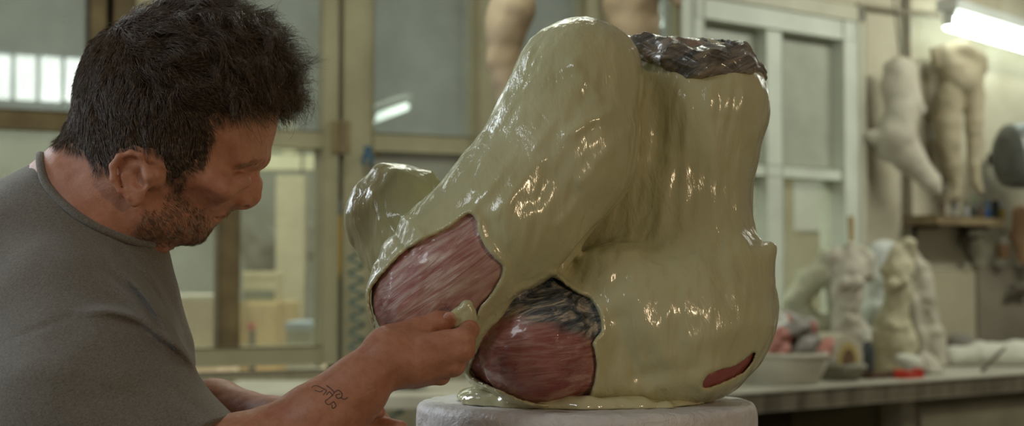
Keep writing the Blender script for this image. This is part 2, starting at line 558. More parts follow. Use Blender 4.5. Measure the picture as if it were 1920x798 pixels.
patch_a = smooth_poly([(879, 401), (893, 413), (896, 432), (907, 458), (926, 483), (942, 499), (936, 525), (912, 562), (897, 580), (880, 640), (830, 690), (760, 692), (716, 640), (699, 592), (694, 548), (722, 508), (766, 466), (830, 433), (852, 420)])
patch_b = smooth_poly([(1026, 525), (1040, 520), (1078, 547), (1106, 560), (1123, 588), (1127, 620), (1112, 640), (1118, 680), (1113, 718), (1100, 745), (1076, 757), (1000, 754), (942, 733), (886, 704), (886, 680), (912, 624), (940, 596), (970, 552), (1000, 541)])
patch_c = smooth_poly([(1318, 726), (1331, 700), (1380, 684), (1416, 659), (1397, 694), (1352, 717)], 4)
PATCHES = [(patch_a, -40, 1.0), (patch_b, -20, 1.0), (patch_c, 140, 0.2)]

def patch_dist(P, i, pad=0.0):
    poly, wmax, lip = PATCHES[i]
    pp = m2p(P)
    d = poly_sd(pp[:, 0], pp[:, 1], poly) + 1.4 * vnoise(P / 5.0)
    return np.maximum(d - pad, P[:, 2] - wmax)

COAT = 6.0
Z0M = None
def coat_post(P, f):
    f = body_relief(P, f)
    lip = 0; pd = None
    for i in range(3):
        d = patch_dist(P, i)
        lip = lip + PATCHES[i][2] * 4.6 * np.exp(-((d - 6) / 7.0) ** 2)
        pd = d if pd is None else np.minimum(pd, d)
    f = f - COAT - lip
    h = np.maximum(5.0 - np.abs(f + pd), 0) / 5.0
    f = np.maximum(f, -pd) + h * h * 1.25
    W = m2w(P)
    return np.maximum(f, (Z_PL + 0.0005 - W[:, 2]) / U)

sculpt = thing('clay_sculpture', 'large body fragment of clay coated in glossy cream rubber on the white plinth', 'sculpture', (PLC[0], PLC[1], Z_PL))
V, Q = surf(body_prims, (630, 15, -240), (1500, 790, 330), 3.0, coat_post, 1)
print('coat', len(V))
sdf_obj('rubber_coat', (m2w(V), Q), M_CREAM, sculpt)

def clay_part(name, i, mat, lo, hi, label):
    def post(P, f):
        f = body_relief(P, f)
        s = vnoise(np.stack([P[:, 0] / 26 + P[:, 1] / 60, P[:, 1] / 9 + P[:, 0] / 30, P[:, 2] / 14], -1)) * 1.2
        d = patch_dist(P, i, 7.0)
        g = np.maximum(f + 1.0 - s, d)
        g = np.maximum(g, -(f + 26))
        return np.maximum(g, (Z_PL + 0.001 - m2w(P)[:, 2]) / U)
    V, Q = surf(body_prims, lo, hi, 2.6, post, 1)
    o = sdf_obj(name, (m2w(V), Q), mat, sculpt)
    o['label'] = label
m_pa = clay_material('wiped_pink_clay', (158, 100, 94), (184, 134, 124), (212, 188, 172), (0, 0.62, 0))
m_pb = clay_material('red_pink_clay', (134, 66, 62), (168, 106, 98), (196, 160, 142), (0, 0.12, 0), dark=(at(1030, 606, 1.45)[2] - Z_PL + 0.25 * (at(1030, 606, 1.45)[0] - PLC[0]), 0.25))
m_pc = clay_material('bare_red_clay', (158, 84, 78), (150, 76, 72), (160, 92, 84), (0, 0.5, 0))
clay_part('clay_patch', 0, m_pa, (660, 380, -260), (975, 720, 20), 'bare pink clay patch with white smears')
clay_part('clay_patch', 1, m_pb, (860, 500, -260), (1150, 780, 30), 'bare red clay patch with grey smear')
clay_part('clay_patch', 2, m_pc, (1295, 640, -200), (1440, 745, 190), 'thin sliver of bare red clay')

# torn dark top edge of the torso
top_prims = [
    cone(q(1150, 82, 120), 15, q(1205, 84, 70), 17, k=10), cone(q(1205, 86, 70), 20, q(1262, 100, 30), 24, k=12),
    cone(q(1262, 104, 30), 27, q(1310, 122, 20), 33, k=14), cone(q(1310, 122, 20), 33, q(1388, 120, 50), 28, k=12),
    cone(q(1388, 126, 50), 24, q(1416, 140, 110), 18, k=10), cone(q(1374, 100, 50), 10, q(1394, 97, 60), 11, k=8),
    ell(q(1300, 100, 120), (110, 22, 90), k=20),
]
def top_post(P, f):
    wv = 6 * vnoise(P / 40.0)
    a = P[:, 0] * .9 + P[:, 1] * .42 + wv; b = -P[:, 0] * .42 + P[:, 1] * .9 + wv
    r = 1 - np.abs(vnoise(np.stack([a / 70, b / 17, P[:, 2] / 40], -1)))
    r2 = 1 - np.abs(vnoise(np.stack([a / 44 + 5, b / 8, P[:, 2] / 24], -1)))
    return f + 7 - r * 11 - r2 * 3.5
V, Q = surf(top_prims, (1110, 30, -60), (1470, 200, 260), 2.4, top_post, 0)
o = sdf_obj('wrapped_top', (m2w(V), Q), wrap_material(), sculpt); o['label'] = 'torn dark top of the torso in wrinkled wrap'

# rubber pooled round the foot of the sculpture
pool = []
for k in range(40):
    a = 2 * math.pi * k / 40
    rx, ry = 238 + 10 * math.sin(3 * a + 1) + 8 * math.sin(7 * a), 190 + 8 * math.cos(4 * a)
    pool.append((1095 + rx * math.cos(a), 62 + ry * math.sin(a)))
c0 = w2m(np.array([PLC[0], PLC[1], Z_PL]))
pl_prims = [ell(np.array([1095, c0[1] - 8, 70]), (240, 32, 205)), cone(np.array([880, c0[1] - 9, -20]), 17, np.array([960, c0[1] - 9, -90]), 22, k=14),
            cone(np.array([960, c0[1] - 9, -90]), 22, np.array([1090, c0[1] - 8, -132]), 20, k=14), cone(np.array([1090, c0[1] - 8, -132]), 20, np.array([1240, c0[1] - 5, -100]), 15, k=14),
            cone(np.array([1240, c0[1] - 5, -100]), 15, np.array([1320, c0[1] - 4, 20]), 11, k=14)]
def pool_post(P, f):
    W = m2w(P)
    return np.maximum(f - fbm(P / 40.0, 2) * 4, (Z_PL + 0.0003 - W[:, 2]) / U)
V, Q = surf(pl_prims, (820, c0[1] - 60, -200), (1370, c0[1] + 40, 300), 3.0, pool_post, 1)
m = NT('wet_rubber_pool'); m.set(Base_Color=srgb(198, 193, 153), Roughness=0.12); m.b.inputs['Coat Weight'].default_value = .6; m.bump(m.noise(m.coords(), 30, 3), .3, .003)
sdf_obj('rubber_pool', (m2w(V), Q), m.m, sculpt)

# plinth
pt = thing('plinth', 'round white plaster plinth on a post, splashed with rubber, under the sculpture', 'plinth', (PLC[0], PLC[1], 0.0))
Rp = 318.0 * 1.54 / F
m = NT('plaster_white'); v = m.coords()
m.set(Base_Color=m.ramp(m.noise(v, 14, 6, .6), [(0.3, srgb(206, 202, 200)), (0.6, srgb(222, 219, 217)), (0.74, srgb(176, 168, 160))]), Roughness=0.5)
m.bump(m.math('ADD', m.noise(v, 45, 5, .6, 1.5), m.math('MULTIPLY', m.noise(m.coords((60, 60, 8)), 1, 3, .6, 1), .5)), 0.6, 0.006)
M_PLASTER = m.m
cr = w2m(np.array([PLC[0], PLC[1], Z_PL]))
def slab_post(P, f):
    W = m2w(P)
    d = np.hypot(W[:, 0] - PLC[0], W[:, 1] - PLC[1]) / U - Rp / U
    h2 = np.maximum(W[:, 2] - Z_PL, Z_PL - 0.12 - W[:, 2]) / U
    g = np.maximum(d, h2); hh = np.maximum(22 - np.abs(d - h2), 0) / 22; g = g + hh * hh * 22 * .25
    r = vnoise(P / 22.0) * 1.6 + vnoise(P / 7.0) * .8
    return g - np.minimum(r, 0.6) - 2.0 * np.exp(-((d + 12) / 9.0) ** 2) * (vnoise(P / 30.0 + 4) > 0) * 0
V, Q = surf([ball(cr, 1500)], cr - (345, 40, 345), cr + (345, 275, 345), 5.0, slab_post, 1)
sdf_obj('slab', (m2w(V), Q), M_PLASTER, pt)
MB().lathe((PLC[0], PLC[1], 0.03), [(0.05, 0), (0.05, Z_PL - 0.15), (0.09, Z_PL - 0.15), (0.09, Z_PL - 0.149)], 24).build('post', plain('stand_steel', (70, 68, 62), (92, 88, 80), 20, .5), pt, True)
b = MB()
for k in range(4):
    a = math.pi / 4 + k * math.pi / 2
    X = np.array([math.cos(a), math.sin(a), 0]); Y = np.array([-math.sin(a), math.cos(a), 0])
    MB().box(np.array([PLC[0], PLC[1], 0.03]) + X * 0.17, (0.17, 0.025, 0.03), X, Y, bevel=.006).build('foot', plain('stand_wood', (96, 78, 56), (120, 98, 70), 9, .7), pt)
b.bm.free()
# ================================================================== the person
def skin_material():
    m = NT('skin'); v = m.coords()
    a = m.ramp(m.noise(v, 14, 5, .6, .5), [(0.32, srgb(176, 118, 92)), (0.55, srgb(190, 134, 106)), (0.72, srgb(182, 112, 90))])
    fine = m.ramp(m.noise(v, 160, 3, .6), [(0.35, (0.80, 0.74, 0.70, 1)), (0.6, (1, 1, 1, 1))])
    col = m.mix(0.6, a, fine, 'MULTIPLY')
    m.set(Base_Color=col, Roughness=m.math('ADD', m.math('MULTIPLY', m.noise(v, 40, 3), 0.25), 0.38))
    m.b.inputs['Specular IOR Level'].default_value = 0.4
    m.b.inputs['Subsurface Weight'].default_value = 0.18
    m.b.inputs['Subsurface Radius'].default_value = (0.010, 0.004, 0.002)
    m.b.inputs['Subsurface Scale'].default_value = 0.6
    pores = m.noise(v, 420, 3, .6); wr = m.noise(m.coords((60, 60, 170), (0, .4, 0)), 1.0, 4, .6, 1.0)
    m.bump(m.math('ADD', pores, m.math('MULTIPLY', wr, 0.8)), 0.22, 0.0016)
    return m.m
M_SKIN = skin_material()

# --- head, as a profile with a half width (side view: the face looks right and down)
head_poly = smooth_poly([(158, 296), (149, 245), (148, 190), (160, 128), (190, 76), (235, 40), (295, 24), (360, 22), (428, 42), (478, 84),
    (507, 140), (520, 196), (516, 232), (507, 268), (499, 294), (486, 312), (471, 326), (461, 350), (449, 374), (436, 390), (426, 398), (417, 406), (409, 411), (402, 419), (393, 429), (381, 440),
    (368, 449), (352, 453), (335, 452), (300, 450), (262, 448), (215, 440), (170, 380)], 4)
def head_mid(u): return 0.10 * (u - 280.0)
def head_fn(P):
    R, W = 170.0, 152.0
    d = np.minimum(-poly_sd(P[:, 0], P[:, 1], head_poly), R)
    y = (P[:, 2] - head_mid(P[:, 0])) * R / W
    return np.sqrt(y * y + (R - d) ** 2) - R
def hp(u, v, w):
    """head point seen at u, v on the near side; far-side points mirror it"""
    n = q(u, v, -abs(w) + head_mid(u)); n[2] = w + head_mid(u)
    return n
EARC = hp(259, 334, -153)
Re = rotm(0, 14, 0) @ rotm(0, 0, -14)
def ep(x, y, z=0): return EARC + Re @ np.array([x * .88, y * .88, z], float)
helix = [ep(18, -24, -2), ep(22, -42, -8), ep(4, -52, -12), ep(-20, -50, -16), ep(-38, -34, -18), ep(-43, -8, -18), ep(-36, 18, -15), ep(-22, 36, -10)]
head = [Prim(head_fn, 'u', 10),
    # nose
    cone(hp(474, 316, 0), 9, hp(473, 348, 0), 13, k=12), cone(hp(473, 348, 0), 13, hp(470, 366, 0), 19, k=8), ball(hp(452, 372, -17), 15, k=14), ball(hp(452, 372, 17), 15, k=14),
    cone(hp(470, 345, 0), 20, hp(455, 370, 0), 22, k=14),
    ell(hp(458, 388, -12), (9, 6, 7), op='s', k=5), ell(hp(458, 388, 12), (9, 6, 7), op='s', k=5),
    # brow ridge, eye sockets, lids, cheekbones
    cone(hp(482, 296, -22), 10, hp(450, 298, -84), 10, k=26), cone(hp(482, 296, 22), 10, hp(450, 298, 84), 10, k=26),
    ell(hp(468, 331, -80), (14, 9, 18), op='s', k=24), ell(hp(468, 331, 80), (14, 9, 18), op='s', k=24),
    ell(hp(452, 338, -68), (19, 16, 20), k=7), ell(hp(452, 338, 68), (19, 16, 20), k=7),
    cone(hp(452, 346, -86), 4.0, hp(466, 345, -66), 3.6, k=5),
    ell(hp(400, 352, -100), (40, 26, 26), rotm(0, 0, 20), k=40), ell(hp(400, 352, 100), (40, 26, 26), k=40),
    ell(hp(352, 392, -118), (44, 26, 12), op='s', k=40),
    # lips and the mouth line
    cone(hp(410, 402, -30), 6, hp(419, 400, 0), 7, k=9), cone(hp(400, 411, -28), 6, hp(406, 412, 0), 7, k=9),
    cone(hp(388, 409, -60), 2.2, hp(416, 407, -12), 2.2, op='s', k=5),
    cone(hp(438, 384, -46), 3, hp(398, 402, -78), 3, op='s', k=12),
    ball(hp(364, 426, 0), 23, k=20),
    # jaw
    cone(hp(268, 405, -92), 34, hp(360, 428, -40), 26, k=30),
    # ear
    ell(ep(-8, -6, -4), (35, 41, 8), Re, k=8), ell(ep(-14, 36, -4), (17, 18, 7), Re, k=8),
    ell(ep(9, 2, -15), (17, 20, 22), Re, op='s', k=4), ell(ep(-10, -16, -14), (23, 21, 6), Re, op='s', k=6), ell(ep(8, -34, -14), (15, 6, 7), Re, op='s', k=5),
] + [cone(helix[i], 5.8 if 0 < i < 6 else 4.8, helix[i + 1], 5.8 if i < 5 else 4.8, k=5) for i in range(len(helix) - 1)] + [
    cone(ep(26, 6, -6), 7, ep(22, -10, -4), 6, k=6),                      # tragus
    cone(ep(-24, 20, -9), 5, ep(-26, -12, -10), 4, k=5),                  # antihelix
    ball(ep(26, 2, 16), 22, k=14),
]
neck = [cone(q(232, 300, 6), 108, q(150, 418, 10), 142, k=40), cone(q(255, 380, -40), 60, q(180, 440, -50), 90, k=40), cone(q(215, 300, -82), 22, q(300, 450, -40), 24, k=30)]
torso_b = [cone(q(90, 600, 40), 196, q(60, 1150, 90), 220, k=60), cone(q(120, 480, 20), 120, q(90, 600, 40), 196, k=60)]

# --- near arm and hand
WR = q(716, 674, -300)
arm_r = [
    cone(q(150, 770, -250), 140, q(370, 930, -340), 96, k=40),
    cone(q(370, 930, -340), 92, q(445, 880, -335), 90, k=40),
    cone(q(445, 885, -335), 84, q(606, 786, -322), 62, k=30),
    cone(q(606, 786, -322), 62, q(668, 728, -312), 49, k=30),
    cone(q(668, 728, -312), 48, WR, 39, k=30),
]
def h(px, py, w): return q(px, py, w)
palm = [
    ell(WR + np.array([6, 0, 0]), (36, 41, 32), k=20),
    cone(h(732, 662, -302), 35, h(786, 652, -286), 26, k=18), cone(h(738, 682, -296), 36, h(792, 672, -296), 27, k=16),
    cone(h(736, 690, -286), 32, h(790, 688, -286), 26, k=16), cone(h(734, 692, -272), 30, h(776, 702, -266), 23, k=16),
    cone(h(728, 650, -276), 36, h(768, 640, -262), 30, k=20),
    ball(h(768, 680, -296), 36, k=18),
]
fingers = []
def finger(pts, k0=9):
    for i in range(len(pts) - 1): fingers.append(cone(pts[i][0], pts[i][1], pts[i + 1][0], pts[i + 1][1], k=k0 if i == 0 else 4))
    for i in range(1, len(pts) - 1): fingers.append(ball(pts[i][0], pts[i][1] * 1.04, k=4))
finger([(h(796, 650, -300), 24), (h(866, 636, -300), 19.5), (h(880, 618, -258), 16), (h(858, 612, -226), 13)], 12)      # index
finger([(h(798, 672, -300), 25), (h(866, 656, -300), 20), (h(872, 640, -252), 17), (h(842, 626, -226), 14)], 10)        # middle
finger([(h(794, 690, -290), 24), (h(851, 684, -292), 19), (h(862, 668, -246), 16), (h(826, 646, -228), 13)], 10)        # ring
finger([(h(780, 702, -270), 21), (h(826, 703, -268), 16), (h(834, 688, -230), 14), (h(804, 668, -222), 12)], 10)        # little
finger([(h(742, 640, -268), 30), (h(786, 618, -258), 22), (h(822, 604, -252), 19), (h(838, 600, -250), 16.5)], 12)      # thumb
nail = [ell(h(843, 595, -267), (9, 10, 3.4), rotm(20, 0, -14), op='u', k=2)]
cuts = [cone(h(802, 638, -284), 5, h(846, 626, -290), 3, op='s', k=6)]                                                   # gap under the thumb

# --- far arm
arm_l = [cone(q(200, 720, 260), 110, q(330, 800, 330), 75, k=40), cone(q(330, 800, 330), 74, q(400, 775, 260), 64, k=30), cone(q(400, 775, 260), 66, q(520, 798, 150), 52, k=30),
         cone(q(520, 798, 150), 50, q(640, 800, 30), 40, k=30), ell(q(690, 800, -10), (48, 36, 26), k=20),
         cone(q(700, 790, -20), 15, q(752, 800, -40), 12, k=6), cone(q(704, 806, -24), 15, q(756, 818, -46), 12, k=6), cone(q(700, 820, -24), 14, q(748, 834, -44), 11, k=6),
         cone(q(692, 830, -16), 12, q(732, 850, -34), 9, k=6), cone(q(670, 780, -24), 15, q(712, 772, -60), 11, k=6)]

person_prims = head + neck + torso_b + arm_r + palm + fingers + nail + cuts + arm_l
def skin_post(P, f0):
    near = np.abs(f0) < 14
    if not near.any(): return f0
    f = f0.copy(); Pn = P[near]
    f[near] = f0[near] - fbm(Pn / 26.0, 2) * 0.9
    return f
HIP = m2w(np.array([60.0, 1180.0, 90.0]))
person = thing('person', 'person in a grey t-shirt bending forward, working on the cream sculpture with one hand', 'person', (HIP[0], HIP[1], 0.0))
SKV, SKQ = surf(person_prims, (-240, -10, -500), (920, 1290, 480), 3.0, skin_post, 1)
print('skin', len(SKV))
SKW = m2w(SKV)
sdf_obj('body', (SKW, SKQ), M_SKIN, person)
SKN = vnormals(SKV, SKQ)
SKP = m2p(SKV)

# --- t-shirt
def shirt_material():
    m = NT('grey_marl_jersey'); v = m.coords()
    f1 = m.noise(m.coords((500, 500, 900), (0, .5, 0)), 1.0, 3, .7); f2 = m.noise(v, 10, 4)
    col = m.mix(0.55, m.ramp(f2, [(0.35, srgb(112, 105, 94)), (0.65, srgb(122, 115, 104))]), m.ramp(f1, [(0.3, srgb(80, 75, 68)), (0.7, srgb(146, 140, 130))]))
    m.set(Base_Color=col, Roughness=0.95); m.b.inputs['Specular IOR Level'].default_value = 0.12
    m.b.inputs['Sheen Weight'].default_value = 0.25; m.b.inputs['Sheen Roughness'].default_value = 0.5
    m.bump(m.math('ADD', f1, m.math('MULTIPLY', m.noise(v, 60, 3), .6)), 0.35, 0.0012)
    return m.m
M_SHIRT = shirt_material()
shirt_prims = [
    cone(q(92, 585, 30), 226, q(70, 760, 60), 262, k=50), cone(q(70, 760, 60), 262, q(60, 1180, 90), 278, k=60),
    cone(q(150, 490, 10), 150, q(92, 585, 30), 226, k=60), cone(q(110, 450, 20), 122, q(-60, 560, 30), 200, k=60),
    cone(q(150, 430, 10), 146, q(120, 520, 20), 170, k=40),
    cone(q(165, 770, -255), 172, q(385, 925, -345), 122, k=46), cone(q(120, 620, -140), 170, q(165, 770, -255), 168, k=60),
    cone(q(120, 620, 200), 160, q(210, 720, 270), 140, k=60), cone(q(210, 720, 270), 136, q(310, 780, 320), 108, k=40),
    cone(q(230, 520, -40), 70, q(280, 660, -40), 80, k=60),
]
# neck opening: everything above a tilted plane round the neck
NP = np.array([296.0, 452.0, 0.0]); NB = np.array([74.0, 286.0, 0.0])
FOLDS = [([(205, 478), (262, 540), (305, 600), (338, 668)], 9, 6), ([(240, 470), (290, 530), (325, 600), (352, 668)], 7, 5), ([(190, 520), (250, 565), (300, 625), (330, 672)], 9, 7), ([(214, 500), (272, 556), (318, 626), (344, 684)], 6, 5), ([(232, 488), (284, 545), (322, 612), (348, 672)], 5, 4),
         ([(150, 585), (205, 583), (262, 600), (312, 645)], 9, 8), ([(215, 592), (262, 612), (300, 640)], 8, -3),
         ([(0, 645), (60, 620), (130, 596), (190, 588)], 7, -3), ([(290, 640), (330, 665), (365, 700)], 9, -4), ([(300, 622), (345, 660), (372, 700)], 8, 6),
         ([(10, 500), (90, 560), (180, 560)], 30, -3), ([(20, 700), (140, 690), (260, 720)], 24, 3), ([(120, 760), (240, 740), (340, 790)], 20, -4), ([(280, 700), (330, 740), (400, 790)], 10, -4)]
FOLDS = [(smooth_line(p, 4), w, a) for p, w, a in FOLDS]
def line_d(X, Y, L):
    d = np.full(X.shape, 1e9); tt = np.zeros(X.shape); n = len(L) - 1
    for i in range(n):
        a, t = seg_d(X, Y, L[i], L[i + 1])
        b = a < d; tt = np.where(b, (i + t) / n, tt); d = np.minimum(d, a)
    return d, tt
ax_n = (q(232, 300, 6) - q(150, 418, 10)); ax_n /= np.linalg.norm(ax_n)
neck_c = q(150, 418, 10)
slv = (q(385, 925, -345) - q(165, 770, -255)); slv /= np.linalg.norm(slv)
slv_e = q(385, 925, -345) - slv * 30
slv2 = (q(310, 780, 320) - q(210, 720, 270)); slv2 /= np.linalg.norm(slv2); slv2_e = q(310, 780, 320)
def shirt_post(P, f):
    near = np.abs(f) < 60
    f = f.copy()
    if near.any():
        Pn = P[near]; pp = m2p(Pn); dsp = fbm(Pn / 120.0, 2) * 4
        front = np.clip((60 - Pn[:, 2]) / 60, 0, 1)
        for L, w, a in FOLDS:
            d, t = line_d(pp[:, 0], pp[:, 1], L)
            dsp = dsp + (1.9 if a > 0 else 0.8) * a * np.exp(-(d / (w * 1.05)) ** 2) * np.sin(np.pi * np.clip(t * .9 + .08, 0, 1)) * front
        f[near] -= dsp
    # cut the neckline along the collar, the same on both sides of the neck
    Pm = P.copy(); Pm[:, 2] = 10 - np.abs(P[:, 2] - 10)
    pp = m2p(Pm)
    yl = np.interp(pp[:, 0], [50, 72, 77, 88, 122, 174, 232, 284, 330], [180, 292, 312, 346, 384, 421, 446, 456, 462])
    cutn = np.where(P[:, 0] > 420, -50, (yl - pp[:, 1]) * 0.7)
    f = np.maximum(f, np.where(np.abs(P[:, 2]) < 230, cutn, -50))
    # open sleeve ends
    e1 = (P - slv_e) @ slv; near_arm = (P[:, 2] < -150) & (P[:, 0] > 200)
    f = np.where(near_arm, np.maximum(f, e1), f)
    e2 = (P - slv2_e) @ slv2
    f = np.where((P[:, 2] > 180) & (P[:, 0] > 200), np.maximum(f, e2), f)
    return f
TSV, TSQ = surf(shirt_prims, (-280, 230, -560), (520, 1230, 520), 3.6, shirt_post, 1)
print('shirt', len(TSV))
sdf_obj('t_shirt', (m2w(TSV), TSQ), M_SHIRT, person)
def bvh(Vw, Q): return BVHTree.FromPolygons([tuple(v) for v in Vw], [tuple(int(i) for i in f) for f in Q])
SK_T = bvh(SKW, SKQ)
def hit(tree, px, py):
    d = at(px, py, 1.0) - EYE; d /= np.linalg.norm(d)
    r = tree.ray_cast(Vector(EYE), Vector(d))
    return (np.array(r[0]), np.array(r[1])) if r[0] is not None else (None, None)

# ribbed collar lying on the neck
col_px = smooth_line([(76, 288), (77, 312), (88, 346), (122, 384), (174, 421), (232, 446), (284, 456)], 6)
cp = []
for x, y in col_px:
    p, n = hit(SK_T, x, y)
    if p is not None: cp.append(p + n * 0.0008)
if len(cp) > 3:
    cp = np.array(cp)
    mid = m2w(np.array([180, 370, 10.0]))
    far = np.array([[p[0], 2 * mid[1] - p[1], p[2]] for p in cp[::-1]])
    MB().tube(np.vstack([cp, far]), 0.0038, 10, True, flat=1.0).build('collar', M_SHIRT, person, True)

# --- trousers and shoes, below the frame
def coarse(name, prims, lo, hi, hh, mat, parent, post=None): return sdf_obj(name, surf(prims, lo, hi, hh, post, 1, slack=hh * 4), mat, parent)
hx, hy = HIP[0], HIP[1]
tr = []
for sgn in (-1, 1):
    a = np.array([hx - 0.02, hy + sgn * 0.10, HIP[2] - 0.08]); b = np.array([hx + 0.06, hy + sgn * 0.12, 0.50]); c = np.array([hx - 0.02, hy + sgn * 0.13, 0.10])
    tr += [cone(a, .105, b, .075, k=.05), cone(b, .075, c, .058, k=.04)]
tr += [ell((hx, hy, HIP[2] - .02), (.15, .175, .13), k=.06)]
coarse('trousers', tr, (hx - .3, hy - .35, 0.03), (hx + .3, hy + .35, HIP[2] + .2), .012, plain('dark_trousers', (48, 50, 56), (62, 64, 70), 20, .9), person)
for sgn in (-1, 1):
    y0 = hy + sgn * .13
    coarse('shoe', [ell((hx + .05, y0, .05), (.145, .05, .05), k=.02), ell((hx - .03, y0, .08), (.06, .045, .07), k=.03)], (hx - .2, y0 - .1, -.01), (hx + .3, y0 + .1, .2), .01,
           plain('worn_leather', (52, 44, 38), (66, 56, 48), 20, .6), person, lambda P, f: np.maximum(f, .002 - P[:, 2]))

# --- hair
HAIR_POLY = np.array([(522, 190), (470, 205), (420, 205), (396, 225), (392, 262), (388, 300), (362, 312), (340, 345), (318, 340), (306, 300), (292, 283), (250, 278), (216, 290), (204, 322), (186, 316), (150, 284), (112, 268), (60, 200), (60, -80), (600, -80), (600, 150)], float)
BEARD_POLY = np.array([(316, 338), (342, 340), (352, 362), (372, 378), (398, 398), (408, 404), (424, 392), (446, 384), (440, 400), (424, 408), (396, 410), (398, 420), (424, 424), (440, 470), (250, 470), (236, 430), (262, 392), (300, 384)], float)
HM = np.array([SKV[:, 0], SKV[:, 1]]).T
def sym_px(V):
    W = V.copy(); m_ = head_mid(V[:, 0]); W[:, 2] = m_ - np.abs(V[:, 2] - m_); return m2p(W)
SKS = sym_px(SKV)
d_hair = poly_sd(SKS[:, 0], SKS[:, 1], HAIR_POLY) + 5 * vnoise(SKV / 14.0)
on_head = (SKV[:, 1] < 470) & (SKV[:, 0] > 110)
ear_zone = ((SKV - EARC) ** 2).sum(1) < 62 ** 2
ear_zone &= ((SKV - EARC) @ Re[:, 2] < 4) & (SKV[:, 2] < -60)
# scalp layer, swelling from nothing at the hairline
def hair_thick(V):
    sp = sym_px(V); d = -(poly_sd(sp[:, 0], sp[:, 1], HAIR_POLY))
    top = np.clip((V[:, 0] - 200) / 260.0, 0, 1) * np.clip((230 - V[:, 1]) / 120.0, 0, 1)
    crown = np.exp(-(((V[:, 0] - 215) / 60.0) ** 2 + ((V[:, 1] - 30) / 40.0) ** 2))
    t = 3 + 10 * top - 2 * crown
    return np.clip(d * 0.35, -2, 1) * t * np.clip(d / 26.0, 0.0, 1) - 5.0 * np.clip(crown - .45, 0, 1)
m_v = (d_hair < 4) & on_head & ~ear_zone
keep = m_v[SKQ].all(1)
ci = np.unique(SKQ[keep]); rm = -np.ones(len(SKV), int); rm[ci] = np.arange(len(ci))
HV = SKV[ci] + SKN[ci] * (hair_thick(SKV[ci]) + 0.7 * vnoise(np.stack([SKV[ci][:, 0] / 10, SKV[ci][:, 1] / 22, SKV[ci][:, 2] / 10], -1)) - 0.6)[:, None]
m = NT('brown_hair'); v = m.coords()
m.set(Base_Color=m.ramp(m.noise(v, 330, 2, .5), [(0.30, srgb(58, 46, 35)), (0.52, srgb(86, 69, 52)), (0.74, srgb(134, 112, 86))]), Roughness=0.42)
m.b.inputs['Specular IOR Level'].default_value = 0.5
M_HAIR = m.m
m = NT('greying_stubble'); v = m.coords()
m.set(Base_Color=m.ramp(m.noise(v, 180, 3, .6), [(0.4, srgb(104, 84, 66)), (0.56, srgb(136, 116, 95)), (0.68, srgb(178, 164, 144))]), Roughness=0.5)
M_STUB = m.m

def strands(roots, nrm, flow, length, lift, curl, rad, seg, seed, bend=None):
    """hair as thin three-sided tapering tubes; everything in the modelling frame"""
    r = np.random.default_rng(seed); n = len(roots)
    P = roots.copy(); out = [P.copy()]
    # neighbouring hairs share a lock: same wave, same lean
    cid = (np.floor(roots / 15.0 + 0.4 * r.random(roots.shape)).astype(int) @ np.array([73, 151, 283])) % 997
    ph = (r.random(997) * 6.28)[cid] + r.normal(0, .3, n); fr = (0.6 + r.random(997) * 0.9)[cid]; jit = r.normal(0, 1.3, (997, 3))[cid] + r.normal(0, .5, (n, 3))
    for sI in range(seg):
        f = flow(P) + jit * 0.16
        f = f - nrm * (f * nrm).sum(1)[:, None]
        f /= np.maximum(np.linalg.norm(f, axis=1), 1e-6)[:, None]
        t = (sI + 0.5) / seg
        d = f + nrm * (lift * (1 - 1.05 * t))[:, None]
        b = np.cross(f, nrm)
        w = curl * (0.35 + t)
        d = d + b * (w * np.sin(ph + t * 6 * fr))[:, None] + nrm * (w * 0.8 * np.cos(ph + t * 6 * fr))[:, None]
        dn = np.stack([vnoise(P / 26.0 + 3), vnoise(P / 26.0 + 23), vnoise(P / 26.0 + 43)], 1) * (0.3 + curl)[:, None]
        nn = (dn * nrm).sum(1); d += dn - nrm * np.minimum(nn, 0)[:, None]
        if bend is not None: d = d + bend(P, t)
        d /= np.maximum(np.linalg.norm(d, axis=1), 1e-6)[:, None]
        P = P + d * (length / seg)[:, None]
        out.append(P.copy())
    C = np.stack(out, 1)                                    # n, seg+1, 3
    T = np.gradient(C, axis=1); T /= np.maximum(np.linalg.norm(T, axis=2), 1e-6)[..., None]
    A = np.cross(T, np.broadcast_to(np.array([0.3, 0.2, 1.0]), T.shape)); A /= np.maximum(np.linalg.norm(A, axis=2), 1e-6)[..., None]
    Bv = np.cross(T, A)
    tap = (1 - np.linspace(0, 1, seg + 1) ** 2 * 0.8)[None, :, None] * rad[:, None, None]
    ring = [C + tap * (math.cos(a) * A + math.sin(a) * Bv) for a in (0, 2.094, 4.189)]
    Vv = np.stack(ring, 2).reshape(-1, 3)
    b0 = (np.arange(n)[:, None] * (seg + 1) + np.arange(seg)[None, :]).reshape(-1) * 3
    Qq = np.concatenate([np.stack([b0 + k, b0 + (k + 1) % 3, b0 + 3 + (k + 1) % 3, b0 + 3 + k], 1) for k in range(3)])
    return Vv, Qq

def pick(mask, n, seed):
    r = np.random.default_rng(seed); fidx = np.where(mask[SKQ].all(1))[0]
    f = fidx[r.integers(0, len(fidx), n)]
    wt = r.dirichlet((1, 1, 1, 1), n)
    P = (SKV[SKQ[f]] * wt[..., None]).sum(1); N = (SKN[SKQ[f]] * wt[..., None]).sum(1)
    return P, N / np.linalg.norm(N, axis=1)[:, None]

